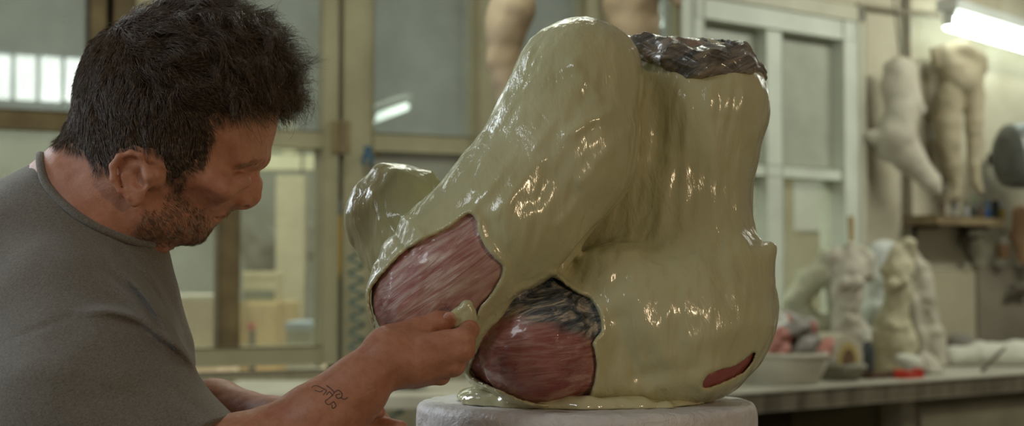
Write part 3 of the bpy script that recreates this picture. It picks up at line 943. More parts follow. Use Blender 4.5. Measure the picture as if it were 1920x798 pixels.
def flow_hair(P):
    """back and sides combed down towards nape and ear; the top swept forward to the brow"""
    x, y = P[:, 0], P[:, 1]
    t = np.clip((x - 210 + (110 - y) * 0.6) / 160.0, 0, 1)
    back = np.stack([-0.10 + 0.0 * x, np.ones_like(x), 0 * x], 1)
    fore = np.stack([np.ones_like(x), 0.30 + np.clip((x - 420) / 200, -.2, .3), 0 * x], 1)
    low = np.clip((y - 190) / 70.0, 0, 1)
    side = np.stack([0.25 + 0 * x, np.ones_like(x), 0 * x], 1)
    f = back * (1 - t)[:, None] + fore * t[:, None]
    return f * (1 - low)[:, None] + side * low[:, None]
hm = (d_hair < 3) & on_head & ~ear_zone & (SKV[:, 2] < 120)
parts_V, parts_Q, off = [HV], [rm[SKQ[keep]]], len(HV)
P, N = pick(hm, 21000, 3)
thick = hair_thick(P)
topw = np.clip((P[:, 0] - 215) / 200.0, 0, 1) * np.clip((235 - P[:, 1]) / 110.0, 0, 1)
thin = np.exp(-(((P[:, 0] - 225) / 52.0) ** 2 + ((P[:, 1] - 36) / 34.0) ** 2))
sel = rng.random(len(P)) > thin * 0.93
P, N, thick, topw = P[sel], N[sel], thick[sel], topw[sel]
L = 17 + 72 * topw + rng.random(len(P)) * (8 + 28 * topw)
V, Q = strands(P + N * np.maximum(thick - .8, 0)[:, None], N, flow_hair, L, 0.26 + 0.5 * topw, 0.10 + 0.95 * topw, 0.28 + 0.2 * rng.random(len(P)), 8, 5)
parts_V.append(V); parts_Q.append(Q + off); off += len(V)
# loose curls tumbling over the forehead
fm = (d_hair < 0) & (SKV[:, 0] > 395) & (SKV[:, 1] < 205) & (SKV[:, 2] < 110) & on_head
P, N = pick(fm, 1900, 11)
def bend_fore(P, t): return np.stack([0.55 - 0.9 * t + 0 * P[:, 0], -0.3 + 0.6 * t + 0 * P[:, 0], 0 * P[:, 0]], 1)
V, Q = strands(P + N * 9, N, lambda P: np.stack([1 + 0 * P[:, 0], 0.25 + 0 * P[:, 0], 0.15 * np.sin(P[:, 1] / 9)], 1), 62 + 62 * rng.random(len(P)), np.full(len(P), .5), np.full(len(P), 1.0), 0.3 + 0.2 * rng.random(len(P)), 12, 13, bend_fore)
parts_V.append(V); parts_Q.append(Q + off); off += len(V)
m = NT('scalp_hair'); v = m.coords((160, 160, 30))
m.set(Base_Color=m.ramp(m.noise(v, 1.0, 3, .6), [(0.35, srgb(44, 34, 27)), (0.7, srgb(64, 50, 38))]), Roughness=0.9); m.b.inputs['Specular IOR Level'].default_value = 0.1
ni = len(parts_Q[0]); hq = np.concatenate(parts_Q); hi_ = np.zeros(len(hq), int); hi_[:ni] = 1
hair = new_obj('hair', np_mesh('hair', m2w(np.concatenate(parts_V)) - org(person), hq, True, hi_), None, person, [M_HAIR, m.m])
hair['label'] = 'short dark brown hair, curly in front'

# stubble beard
d_b = poly_sd(SKS[:, 0], SKS[:, 1], BEARD_POLY) + 5 * vnoise(SKV / 11.0)
bm_ = (d_b < 0) & (SKV[:, 1] < 462) & (SKV[:, 0] > 226) & (SKV[:, 2] < 90) & ~ear_zone
P, N = pick(bm_, 5200, 21)
sp = sym_px(P); dens = np.clip(-poly_sd(sp[:, 0], sp[:, 1], BEARD_POLY) / 16.0, 0.15, 1)
s_ = rng.random(len(P)) < dens; P, N = P[s_], N[s_]
V, Q = strands(P - N * .5, N, lambda P: np.stack([0.55 + 0 * P[:, 0], 0.8 + 0 * P[:, 0], 0 * P[:, 0]], 1), 7 + 7 * rng.random(len(P)), np.full(len(P), .55), np.full(len(P), .12), np.full(len(P), .27), 4, 23)
o = sdf_obj('beard', (m2w(V), Q), M_STUB, person); o['label'] = 'short greying stubble'
# eyebrow and lashes
bmk = (np.abs(SKS[:, 0] - 478) < 30) & (np.abs(SKS[:, 1] - (303 - (SKS[:, 0] - 478) * .25)) < 6) & (SKV[:, 2] < 0) & (SKV[:, 0] > 440)
if bmk.sum() > 20:
    P, N = pick(bmk, 60, 31)
    V, Q = strands(P - N * .5, N, lambda P: np.stack([-1 + 0 * P[:, 0], 0.25 + 0 * P[:, 0], -.5 + 0 * P[:, 0]], 1), 10 + 8 * rng.random(len(P)), np.full(len(P), .5), np.full(len(P), .1), np.full(len(P), .26), 4, 33)
    sdf_obj('eyebrow', (m2w(V), Q), M_STUB, person)
# tattoo: ink lines on the forearm
ink = MB(); okc = 0
for L in ([(584, 726), (592, 722), (604, 727), (612, 732), (606, 740)], [(590, 731), (600, 734), (606, 731)], [(612, 722), (620, 728), (626, 736), (618, 745), (610, 752), (616, 758), (626, 752)],
          [(622, 758), (624, 765), (630, 760), (626, 752)], [(626, 736), (634, 731), (641, 737), (640, 744), (633, 746), (630, 740), (638, 738)], [(638, 744), (646, 748), (652, 744)], [(612, 740), (618, 734), (624, 742)]):
    pts = []
    for x, y in smooth_line(L, 5):
        p, n = hit(SK_T, x, y)
        if p is not None: pts.append(p - n * 0.0003)
    if len(pts) > 2: ink.tube(pts, 0.00055, 6); okc += 1
if okc: tag_o = ink.build('tattoo', plain('tattoo_ink', (66, 54, 50), (84, 68, 60), 200, .6, 0), person, True); tag_o['label'] = 'dark scroll tattoo on the forearm'

nV, nQ = surf([ell(np.array(h(842, 594, -266)), (11, 9.5, 4), rotm(18, 0, -14))], h(842, 594, -266) - 18, h(842, 594, -266) + 18, 1.2, None, 1)
sdf_obj('thumb_nail', (m2w(nV), nQ), plain('nail', (196, 148, 128), (206, 160, 140), 60, .35, 0), person)

# --- dab of rubber pinched between thumb and fingers
DAB = m2w(h(866, 594, -248))
dab_t = None
dab_prims = [ell(h(868, 597, -244), (21, 27, 16), rotm(0, 0, 24)), cone(h(852, 590, -252), 8, h(876, 572, -250), 7, k=8), cone(h(876, 572, -250), 7, h(886, 598, -250), 6, k=8),
             ell(h(862, 592, -266), (7, 12, 7), rotm(0, 0, 30), op='s', k=6)]
V, Q = surf(dab_prims, (815, 535, -300), (915, 645, -200), 1.8, lambda P, f: f - fbm(P / 14.0, 2) * 1.5, 1)
Wd = m2w(V); dab_t = new_obj('rubber_dab', np_mesh('rubber_dab', Wd - Wd.min(0) * 0 - DAB, Q), M_CREAM)
dab_t.location = Vector(DAB); tag(dab_t, 'small folded dab of cream rubber pinched between thumb and fingers', 'rubber dab')
# ================================================================== the workshop
class Wall:
    """an upright plane; s runs along it to the right, dist is measured towards the camera side"""
    def __init__(w, o, ang):
        a = math.radians(ang); w.o = np.array([o[0], o[1], 0.0])
        w.u = np.array([math.sin(a), math.cos(a), 0.0]); w.n = np.array([math.cos(a), -math.sin(a), 0.0]); w.z = np.array([0, 0, 1.0])
    def px(w, x, y, d=0.0):
        r = FW + (x - 960.0) / F * RT + (y - 399.0) / F * DN
        t = ((w.o + w.n * d - EYE) @ w.n) / (r @ w.n)
        return EYE + t * r
    def sz(w, x, y, d=0.0):
        p = w.px(x, y, d); return (p - w.o) @ w.u, p[2]
    def p(w, s, z, d=0.0): return w.o + w.u * s + w.n * d + w.z * z
    def box(w, mb, s0, s1, z0, z1, d0, d1, bevel=0.004):
        return mb.box(w.p((s0 + s1) / 2, (z0 + z1) / 2, (d0 + d1) / 2), (abs(s1 - s0) / 2, abs(d1 - d0) / 2, abs(z1 - z0) / 2), w.u, w.n, w.z, bevel)
    def pbox(w, mb, x0, x1, y0, y1, d0, d1, bevel=0.004):
        """box that spans the pixel range at its front face, squared up to the wall"""
        s0, zt = w.sz(x0, (y0 + y1) / 2, d1)[0], None
        s1 = w.sz(x1, (y0 + y1) / 2, d1)[0]
        xm = (x0 + x1) / 2
        return w.box(mb, s0, s1, w.sz(xm, y1, d1)[1], w.sz(xm, y0, d1)[1], d0, d1, bevel)

WL = Wall((0.0, 5.2), 61.0)
jx = WL.px(1292, 400)
WR_ = Wall((jx[0], jx[1]), 49.0)
def struct(o): o['kind'] = 'structure'; return o

M_FRAME = plain('old_cream_frame_paint', (150, 143, 113), (168, 161, 131), 5, .55, .25, .004, 30, lo=.3, hi=.7)
M_FRAME_DK = plain('worn_brown_frame', (92, 76, 50), (122, 106, 72), 7, .65, .3, .004, 30)
M_FRAME_G = plain('grey_green_frame_paint', (190, 194, 180), (204, 208, 194), 5, .5, .2, .004, 30)
M_GAP = plain('dark_gap', (40, 34, 26), (52, 44, 32), 9, .9)
def wood_panel():
    m = NT('dusty_boards'); v = m.coords((30, 30, 2.0))
    m.set(Base_Color=m.ramp(m.noise(v, 1.0, 5, .6, .6), [(0.3, srgb(136, 128, 100)), (0.55, srgb(158, 150, 122)), (0.75, srgb(124, 112, 82))]), Roughness=.8)
    m.bump(m.noise(v, 2.0, 4), .3, .004); return m.m
M_BOARD = wood_panel()

def glass(name, dust, see, gloss=0.12, rough=0.12, streak=1.0):
    """dusty window glass: part clear, part dust film, with a soft mirror"""
    m = NT(name); t = m.t; t.nodes.remove(m.b)
    tr = m.n('ShaderNodeBsdfTransparent'); tr.inputs[0].default_value = (.92, .95, .90, 1)
    df = m.n('ShaderNodeBsdfDiffuse')
    gl = m.n('ShaderNodeBsdfGlossy'); gl.inputs['Roughness'].default_value = rough; gl.inputs['Color'].default_value = (.9, .95, .95, 1)
    v = m.coords()
    d = m.noise(v, 3.5, 6, .6, .6)
    m.l(m.ramp(m.noise(v, 9, 5), [(0.3, srgb(*[int(c * .9) for c in dust])), (0.7, srgb(*dust))]), df.inputs[0])
    a = m.n('ShaderNodeMixShader'); b = m.n('ShaderNodeMixShader')
    fac = m.math('ADD', m.math('MULTIPLY', m.math('SUBTRACT', d, 0.5), 0.35 * streak), see)
    m.l(fac, a.inputs[0]); m.l(df.outputs[0], a.inputs[1]); m.l(tr.outputs[0], a.inputs[2])
    b.inputs[0].default_value = gloss
    m.l(a.outputs[0], b.inputs[1]); m.l(gl.outputs[0], b.inputs[2]); m.l(b.outputs[0], m.out.inputs[0])
    return m.m
G_TOP = glass('dusty_upper_glass', (176, 182, 176), 0.45)
G_LOW = glass('smeared_lower_glass', (196, 190, 168), 0.74, .06)
G_RIGHT = glass('dusty_side_glass', (178, 179, 162), 0.12, .08, .3, .6)
G_MILK = glass('milky_glass', (176, 174, 158), 0.12, .08, .3)

# floor and plain walls
fl = MB().box((2.5, 5.5, -0.05), (7.5, 8.0, 0.05)).build('floor', plain('dusty_concrete', (120, 114, 100), (146, 140, 126), 3, .8, .3, .003, 40)); struct(fl)

# ---- left glazed partition
TOPZ = 3.1
def sL(x, y=400, d=0.03): return WL.sz(x, y, d)[0]
def zL(x, y, d=0.03): return WL.sz(x, y, d)[1]
s_end = WL.sz(1292, 400)[0]
b = MB(); WL.box(b, -2.6, s_end, 0.0, zL(470, 690) - .01, -.05, .03)
WL.box(b, -5.2, -2.6, 0.0, TOPZ, -.05, .03)
wb = struct(b.build('wall_left', M_BOARD))
b = MB(); b.box((-3.7, 1.6, 1.7), (.08, 4.4, 1.7)); struct(b.build('wall_side', plain('side_wall_plaster', (150, 144, 122), (168, 162, 140), 2.5, .9, .2)))
# posts that carry it
for k, (x0, x1, mt) in enumerate([(208, 250, M_FRAME_DK), (641, 692, M_FRAME), (897, 934, M_FRAME), (1097, 1124, M_FRAME), (1276, 1300, M_FRAME_G)]):
    b = MB(); WL.box(b, sL(x0), sL(x1), 0.0 if x0 < 1000 else 0.5, TOPZ, -.06, .035, .008)
    struct(b.build('trim_%d' % (k + 1), mt))
b = MB(); WL.box(b, sL(196), sL(208), 0, TOPZ, -.05, .0); WL.box(b, sL(633), sL(641), 0, TOPZ, -.05, .0)
struct(b.build('trim_6', M_GAP))

WN = [0]
def window(wall, name, xs, frame_mat, rows, glasses, label=None, zt=TOPZ, d0=-.03, d1=.03, stile=None, bars=(), bar_mat=None, parent=None):
    """one glazed leaf: xs = (left, right) pixels; rows = pixel y of its cross rails (top, bottom)"""
    x0, x1 = xs
    f = MB()
    xm = (x0 + x1) / 2
    a, c = wall.sz(x0, 400, d1)[0], wall.sz(x1, 400, d1)[0]
    st = stile or ((0.05), (0.05))
    zr = [(wall.sz(xm, r[0], d1)[1], wall.sz(xm, r[1], d1)[1]) for r in rows]
    zb = zr[-1][1]
    wall.box(f, a, a + st[0], zb, zt, d0, d1, .006); wall.box(f, c - st[1], c, zb, zt, d0, d1, .006)
    for t, bt in zr: wall.box(f, a + st[0] - .002, c - st[1] + .002, bt, t, d0, d1 - .004, .006)
    if zt < TOPZ: wall.box(f, a, c, zt - .06, zt, d0, d1 - .002, .006)
    for (bx0, bx1, i) in bars:
        wall.box(f, wall.sz(bx0, 400, d1)[0], wall.sz(bx1, 400, d1)[0], zr[i][0] - .0 if i == len(zr) - 1 else zr[i][0], zr[i - 1][1] if i > 0 else zt, d0, d1 - .006, .005)
    fo = struct(f.build(name, frame_mat, parent))
    tops = [zt] + [r[1] for r in zr[:-1]]; bots = [r[0] for r in zr]
    for t, bt, g in zip(tops, bots, glasses):
        p = MB(); wall.box(p, a + st[0] - .01, c - st[1] + .01, bt - .01, t + (.0), -.004, .004, 0)
        po = p.build('pane', g, fo)
    return fo
# leaf beyond the person's head, the pair with the brown glazing bar, and the fixed lights
window(WL, 'window_1', (-140, 196), M_FRAME_DK, [(204, 241), (650, 690)], [G_TOP, G_LOW], stile=(.05, .045))
b1 = window(WL, 'window_2', (250, 633), M_FRAME, [(238, 271), (650, 688)], [G_TOP, G_LOW], stile=(.05, .05))
b = MB(); WL.box(b, sL(414, 500), sL(450, 500), zL(432, 650), zL(432, 271), -.028, .026, .005)
b.build('glazing_bar', M_FRAME_DK, b1)
window(WL, 'window_3', (692, 897), M_FRAME, [(252, 286), (650, 690)], [G_TOP, G_MILK], stile=(.012, .02))
window(WL, 'window_4', (934, 1097), M_FRAME, [(262, 292), (650, 690)], [G_TOP, G_MILK], stile=(.015, .015))
window(WL, 'window_5', (1124, 1276), M_FRAME, [(268, 298), (650, 690)], [G_TOP, G_MILK], stile=(.015, .015))

# ---- right wall with the grey-green window
def sR(x, y=400, d=0.0): return WR_.sz(x, y, d)[0]
def zR(x, y, d=0.0): return WR_.sz(x, y, d)[1]
M_WALL = NT('limewashed_plaster'); v = M_WALL.coords()
M_WALL.set(Base_Color=M_WALL.ramp(M_WALL.noise(v, 2.2, 6, .62, .4), [(0.3, srgb(164, 156, 132)), (0.55, srgb(182, 175, 152)), (0.72, srgb(160, 148, 120))]), Roughness=.85)
br = M_WALL.n('ShaderNodeTexBrick'); mp = M_WALL.n('ShaderNodeMapping'); tc = M_WALL.n('ShaderNodeTexCoord')
mp.inputs['Rotation'].default_value = (math.pi / 2, 0, math.radians(41)); M_WALL.l(tc.outputs['Object'], mp.inputs[0]); M_WALL.l(mp.outputs[0], br.inputs['Vector'])
br.inputs['Scale'].default_value = 4.0; br.inputs['Mortar Size'].default_value = .012; br.inputs['Color1'].default_value = (1, 1, 1, 1); br.inputs['Color2'].default_value = (.9, .9, .9, 1); br.inputs['Mortar'].default_value = (.3, .3, .3, 1)
M_WALL.bump(M_WALL.math('ADD', br.outputs['Color'], M_WALL.noise(v, 14, 5)), .35, .012); M_WALL = M_WALL.m
wx0, wx1, wy0, wy1 = 1300, 1600, 30, 640
sw0, sw1 = sR(1296), sR(1592)
zw_top, zw_bot = zR(1590, 42), zR(1590, 640)
b = MB()
WR_.box(b, sw1, 7.5, 0, TOPZ + .3, -.12, 0); WR_.box(b, 0.0, sw1, 0, zw_bot, -.12, 0); WR_.box(b, 0.0, sw1, zw_top, TOPZ + .3, -.12, 0)
struct(b.build('wall_right', M_WALL))
f = MB()
WR_.box(f, sw0 - .02, sR(1309), zw_bot, zw_top, -.08, .03, .006); WR_.box(f, sR(1571), sw1 + .02, zw_bot, zw_top, -.08, .03, .006)
WR_.box(f, sw0, sw1, zw_top - .075, zw_top, -.08, .028, .006); WR_.box(f, sw0, sw1, zw_bot, zw_bot + .08, -.08, .05, .006)
WR_.box(f, sR(1429), sR(1459), zw_bot, zw_top, -.07, .02, .006)
zm0, zm1 = zR(1520, 335), zR(1520, 314)
WR_.box(f, sw0, sw1, zm0, zm1, -.07, .018, .006)
w6 = struct(f.build('window_6', M_FRAME_G))
for a, c in ((sR(1307), sR(1431)), (sR(1457), sR(1573))):
    for z0, z1, g in ((zw_bot + .07, zm0 + .01, G_LOW), (zm1 - .01, zw_top - .07, G_RIGHT)):
        p = MB(); WR_.box(p, a, c, z0, z1, -.03, -.024, 0); p.build('pane', g, w6)
# outer lining of the opening
f = MB(); WR_.box(f, sw1 + .02, sw1 + .06, zw_bot - .05, zw_top + .06, 0, .035, .005); WR_.box(f, sw0 - .02, sw1 + .06, zw_top, zw_top + .06, 0, .035, .005)
struct(f.build('trim_7', plain('pale_lining', (176, 172, 152), (190, 186, 166), 6, .6)))

# pipe down the wall and the thin rail along it
b = MB(); p0 = WR_.px(1706, 300, .03)
b.tube([WR_.p((p0 - WR_.o) @ WR_.u, z, .025) for z in (0.98, 1.6, 2.2, TOPZ)], .014, 12)
tag(b.build('wall_pipe', plain('pipe_paint', (104, 96, 78), (126, 116, 94), 20, .5), None, True), 'thin grey-brown pipe running down the plaster wall behind the hanging casts', 'pipe')
b = MB(); b.tube([WR_.px(1606, 10, .02), WR_.px(1760, 30, .02), WR_.px(1960, 66, .02)], .010, 8)
tag(b.build('wall_cable', plain('cable_paint', (128, 120, 100), (140, 130, 110), 20, .6), None, True), 'thin painted cable running along the top of the plaster wall', 'cable')

# strip lamp on the right wall
M_TUBE = NT('lit_tube'); M_TUBE.b.inputs['Emission Color'].default_value = (.86, 1.0, .95, 1); M_TUBE.b.inputs['Emission Strength'].default_value = 7.0; M_TUBE = M_TUBE.m
def tube_lamp(label, a, c, r, up, group=None, strength=None):
    a, c = np.asarray(a, float), np.asarray(c, float); mid = (a + c) / 2; up = np.asarray(up, float)
    t = thing('tube_lamp', label, 'lamp', mid, group)
    d = (c - a); L = np.linalg.norm(d); d /= L; side = np.cross(d, up); side /= np.linalg.norm(side); up = np.cross(side, d)
    MB().tube([a, a + d * .02, c - d * .02, c], r, 14).build('tube', M_TUBE, t, True)
    hmat = plain('lamp_housing', (196, 198, 190), (206, 208, 200), 10, .4)
    MB().box(mid + up * r * 2.1, (L / 2 + .02, r * 1.4, r * .7), d, side, up, .004).build('housing', hmat, t)
    for e in (a, c): MB().box(e + up * r * .6, (.008, r * .7, r * 1.0), d, side, up, .003).build('end_cap', hmat, t)
    return t
ta, tb = WR_.px(1780, 42, .16), WR_.px(2060, 124, .16)
tube_lamp('bright fluorescent tube on the plaster wall above the hanging legs', ta, tb, .031, (0, 0, 1))

# ---- hanging casts
def cast_mat(name, a, c2): return plain(name, a, c2, 7, .75, .35, .006, 24)
M_CAST = cast_mat('dusty_white_plaster', (168, 160, 142), (188, 181, 163))
M_CAST2 = cast_mat('beige_plaster', (150, 138, 112), (172, 160, 134))
M_FLESH = cast_mat('flesh_tinted_cast', (172, 150, 120), (192, 172, 142))
def cast(name, label, cat, prims, depth, mat, group=None, hh=.008, lo=None, hi=None, amp=.004, hang=None):
    """plaster cast; prims are ((px, py, extra depth), radius px) chains placed at the given depth"""
    out = []; allp = []
    for ch in prims:
        kk = ch[0] if not isinstance(ch[0], tuple) else .02
        if not isinstance(ch[0], tuple): ch = ch[1:]
        pts = [(at(p[0], p[1], depth + (p[2] if len(p) > 2 else 0)), r * depth / F) for p, r in ch]
        allp += pts
        if len(pts) == 1: out.append(ball(pts[0][0], pts[0][1], k=kk))
        else: out += chain(pts, k=kk)
    P = np.array([p for p, r in allp]); R = max(r for p, r in allp)
    lo = P.min(0) - R - .03; hi = P.max(0) + R + .03
    def post(Pq, f): return f - amp * fbm(Pq / .05, 2)
    V, Q = surf(out, lo, hi, hh, post, 1, slack=.03)
    base = np.array([(V[:, 0].min() + V[:, 0].max()) / 2, (V[:, 1].min() + V[:, 1].max()) / 2, V[:, 2].min()])
    t = thing(name, label, cat, base, group)
    sdf_obj('cast_body', (V, Q), mat, t)
    if hang:
        MB().tube([at(hang[0], hang[1], depth + .0), at(hang[2], hang[3], depth + .02)], .003, 6).build('hanging_wire', plain('wire', (60, 56, 48), (80, 74, 62), 30, .5), t, True)
    return t
dT = (WR_.px(1690, 230, .13) - EYE) @ FW
cast('plaster_cast', 'white plaster cast of a bent limb hanging on the wall beside the pipe', 'plaster cast', [
    [((1688, 130), 26), ((1682, 165), 28), ((1690, 205), 30), ((1680, 255), 36), ((1700, 290), 30), ((1745, 340), 18), ((1756, 356), 12)],
    [((1672, 262), 24), ((1640, 256), 12), ((1626, 252), 7)],
    [((1665, 125), 8), ((1668, 160), 10)], [((1712, 130), 10), ((1716, 190, -.02), 12), ((1728, 205), 10)], [((1690, 268), 26), ((1664, 288), 16)],
    ], dT, M_CAST, hang=(1690, 120, 1672, -30))
dT2 = (WR_.px(1800, 230, .13) - EYE) @ FW
cast('plaster_cast', 'beige plaster cast of hips and two legs hanging under the tube lamp', 'plaster cast', [
    [((1774, 100), 18), ((1804, 92), 16), ((1836, 108), 13)], [((1782, 118), 22), ((1804, 150), 34)], [((1834, 118), 14), ((1818, 158), 24)],
    [.008, ((1784, 176), 27), ((1776, 226), 26), ((1780, 270), 20), ((1786, 310), 18), ((1794, 346), 11), ((1790, 366), 12), ((1776, 374), 8)],
    [.008, ((1824, 176), 22), ((1826, 226), 18), ((1826, 270), 14), ((1826, 310), 13), ((1830, 340), 9), ((1838, 356), 8)],
    [.008, ((1752, 96), 10), ((1760, 120), 12)], [((1842, 112), 9), ((1846, 130), 8)], [((1792, 100), 9), ((1786, 124), 9)]], dT2, M_CAST2, hang=(1804, 92, 1800, 74))
cast('plaster_cast', 'pale thin shell cast behind the hanging legs', 'plaster cast', [
    [((1752, 130, .0), 20), ((1758, 180), 22), ((1750, 210), 14)], [((1756, 270), 14), ((1762, 330), 15), ((1768, 372), 10)]], dT2 + .08, M_CAST, hh=.009)
dH = 3.9
cast('hanging_cast', 'flesh-coloured arm cast hanging in front of the middle window post', 'plaster cast', [
    [((968, -60), 34), ((958, 10), 36), ((946, 60), 34), ((944, 110), 30), ((952, 150), 26), ((962, 190), 26), ((972, 240), 24)], [((966, 20), 38), ((950, 40), 36)]], dH, M_FLESH, hang=(968, -60, 968, -200))
cast('hanging_cast', 'flesh-coloured torso cast hanging above the sculpture top', 'plaster cast', [
    [((1186, -60), 54), ((1184, 0), 48), ((1190, 50), 44), ((1194, 90), 40)], [((1150, 6), 20), ((1158, 28), 20)], [((1256, -20), 14), ((1270, 6), 10)], [((1220, -30), 30), ((1250, -20), 14)]], dH + .1, M_FLESH, hang=(1186, -60, 1186, -200))

# ---- dark drum at the right edge
dD = (WR_.px(1925, 290, .25) - EYE) @ FW
c = at(1926, 292, dD); R = 62 * dD / F
m = NT('drum_metal'); m.set(Base_Color=m.ramp(m.noise(m.coords((3, 3, 30)), 2, 3), [(0.3, srgb(96, 98, 94)), (0.7, srgb(124, 126, 120))]), Roughness=.45, Metallic=.5)
t = thing('metal_drum', 'grey metal drum mounted on the wall below the bright tube', 'drum', c - np.array([0, 0, R]))
axd = WR_.u * .5 + RT; axd /= np.linalg.norm(axd)
MB().lathe(c - axd * .10, [(R * .80, 0), (R * .95, .015), (R, .05), (R, .30), (R * .96, .312), (R * .2, .314)], 40, axd).build('drum_shell', m.m, t, True)
MB().lathe(c - axd * .102, [(R * .3, -.004), (R * .6, -.004), (R * .6, .004), (R * .3, .004)], 40, axd).build('end_plate', plain('end_plate_metal', (84, 84, 80), (100, 100, 94), 12, .5), t, True)
b = MB(); b.box(c - WR_.n * .13 + axd * .1, (.02, .13, .02), axd, WR_.n, (0, 0, 1), .004); b.build('wall_bracket', M_GAP, t)

# ---- wall shelf with little pots
z_sh = zR(1815, 406, .16)
s0, s1 = WR_.sz(1757, 405, .16)[0], WR_.sz(1882, 412, .16)[0]
t = thing('wall_shelf', 'short wooden wall shelf below the hanging legs', 'shelf', WR_.p((s0 + s1) / 2, z_sh - .03, .08))
b = MB(); WR_.box(b, s0, s1, z_sh - .032, z_sh, 0, .16, .003); b.build('board', plain('shelf_wood', (110, 94, 66), (134, 116, 84), 10, .7), t)
for sx in (s0 + .06, s1 - .06):
    b = MB(); WR_.box(b, sx - .01, sx + .01, z_sh - .10, z_sh - .03, 0, .015, .002); WR_.box(b, sx - .01, sx + .01, z_sh - .045, z_sh - .032, 0, .12, .002); b.build('bracket', M_GAP, t)
def jar(px, w, hpx, col, label, kind='jar', lidc=None, dd=.09, zz=None, group=None):
    d = (WR_.px(px, 400, dd) - EYE) @ FW
    sx = WR_.sz(px, 400, dd)[0]; base = WR_.p(sx, (zz if zz is not None else z_sh), dd); r = w / 2 * d / F; H = hpx * d / F
    t = thing(kind, label, kind, base, group)
    if kind == 'bottle': MB().lathe(base, [(r * .9, 0), (r, .006), (r, H * .62), (r * .45, H * .78), (r * .42, H)], 20).build('bottle_body', plain(kind + '_glaze', col, col, 20, .3), t, True)
    else: MB().lathe(base, [(r * .9, 0), (r, .006), (r, H * .86), (r * .86, H * .9), (r * .86, H)], 20).build('jar_body', plain(kind + '_glaze', col, col, 20, .35), t, True)
    lc = lidc or (90, 90, 86)
    lr = r * (.5 if kind == 'bottle' else .95)
    MB().lathe(base + np.array([0, 0, H - .004]), [(lr, 0), (lr, .02), (lr * .9, .024)], 20).build('cap', plain('cap_plastic', lc, lc, 20, .4), t, True)
    return t
jar(1766, 13, 17, (98, 84, 64), 'small brown pot at the left end of the wall shelf', lidc=(84, 62, 48))
jar(1789, 11, 18, (150, 146, 138), 'small pale pot next to the brown pot on the wall shelf')
jar(1812, 11, 24, (150, 150, 152), 'pale slim bottle in the middle of the wall shelf', 'bottle')
jar(1826, 13, 32, (56, 58, 52), 'dark slim bottle with green cap on the wall shelf', 'bottle', (96, 130, 84))
jar(1839, 10, 20, (112, 84, 64), 'reddish pot left of the blue bottle on the wall shelf')
jar(1852, 10, 26, (44, 92, 150), 'blue bottle on the wall shelf', 'bottle', (60, 110, 160))
jar(1866, 16, 25, (46, 54, 52), 'dark squat jar right of the blue bottle', lidc=(50, 56, 56))
tj = jar(1878, 13, 22, (186, 164, 60), 'yellow pot at the right end of the wall shelf', lidc=(190, 196, 196))
# lamp-like clip, brush bundle and box hung under the shelf
def wall_thing(name, label, cat, prims, mat, hh=.007):
    V, Q = surf(prims, np.min([p.bb[0] for p in prims], 0), np.max([p.bb[1] for p in prims], 0), hh, lambda P, f: f - .003 * fbm(P / .03, 2), 1, slack=.02)
    base = V.mean(0); t = thing(name, label, cat, base); sdf_obj(name + '_body', (V, Q), mat, t); return t
def wcone(x0, y0, r0, x1, y1, r1, d):
    a, c = WR_.px(x0, y0, d), WR_.px(x1, y1, d); k = ((a - EYE) @ FW) / F
    p = cone(a, r0 * k, c, r1 * k, k=.012); R = max(r0, r1) * k + .03
    p.bb = (np.minimum(a, c) - R, np.maximum(a, c) + R); return p
M_DARK = plain('dark_iron', (64, 58, 48), (86, 76, 60), 14, .6, .3)
wall_thing('hanging_tools', 'dark bundle of tools hanging under the wall shelf', 'tools', [wcone(1812, 424, 4, 1808, 450, 10, .05), wcone(1806, 445, 9, 1816, 476, 9, .05), wcone(1816, 470, 8, 1824, 492, 4, .05), wcone(1816, 450, 6, 1842, 442, 3, .05)], M_DARK)
t = thing('hanging_jar', 'brown jar hanging on the wall right of the dark tools', 'jar', WR_.px(1880, 484, .08))
kD = ((WR_.px(1880, 470, .08) - EYE) @ FW) / F
MB().lathe(WR_.px(1880, 484, .08), [(10 * kD, 0), (13 * kD, .008), (13 * kD, 24 * kD), (10 * kD, 27 * kD)], 20).build('jar_body', plain('brown_pot', (108, 82, 54), (120, 92, 62), 20, .5), t, True)
MB().lathe(WR_.px(1880, 457, .08), [(10 * kD, 0), (11 * kD, 8 * kD), (8 * kD, 12 * kD)], 20).build('lid', plain('pot_lid', (140, 134, 120), (150, 144, 130), 20, .5), t, True)
b = MB(); b.tube([WR_.px(1880, 448, .08), WR_.px(1880, 436, .05), WR_.px(1880, 432, 0)], .004, 6); b.build('hook', M_DARK, t)
wall_thing('hanging_cloth', 'tan cloth hanging at the right edge beside the brown jar', 'cloth', [wcone(1912, 398, 14, 1920, 440, 24, .08), wcone(1920, 440, 24, 1926, 480, 20, .08)], plain('tan_cloth', (168, 130, 96), (184, 150, 116), 9, .9, .3))
b = MB(); WR_.pbox(b, 1834, 1960, 498, 668, .004, .03, .004)
tag(b.build('wall_board', plain('dull_board', (112, 104, 88), (128, 120, 102), 4, .8)), 'dull grey-brown board leaning on the wall behind the white sacks', 'board')
b = MB(); WR_.pbox(b, 1726, 1830, 505, 640, .004, .018, .003)
tag(b.build('pale_board', plain('pale_board_paint', (158, 150, 124), (172, 164, 138), 4, .8)), 'pale flat board on the wall behind the grey rags', 'board')
wall_thing('hanging_pliers', 'dark tool hanging on the grey-brown board at the right edge', 'tool', [wcone(1896, 536, 6, 1926, 552, 5, .06), wcone(1890, 552, 4, 1926, 540, 5, .06)], M_DARK)

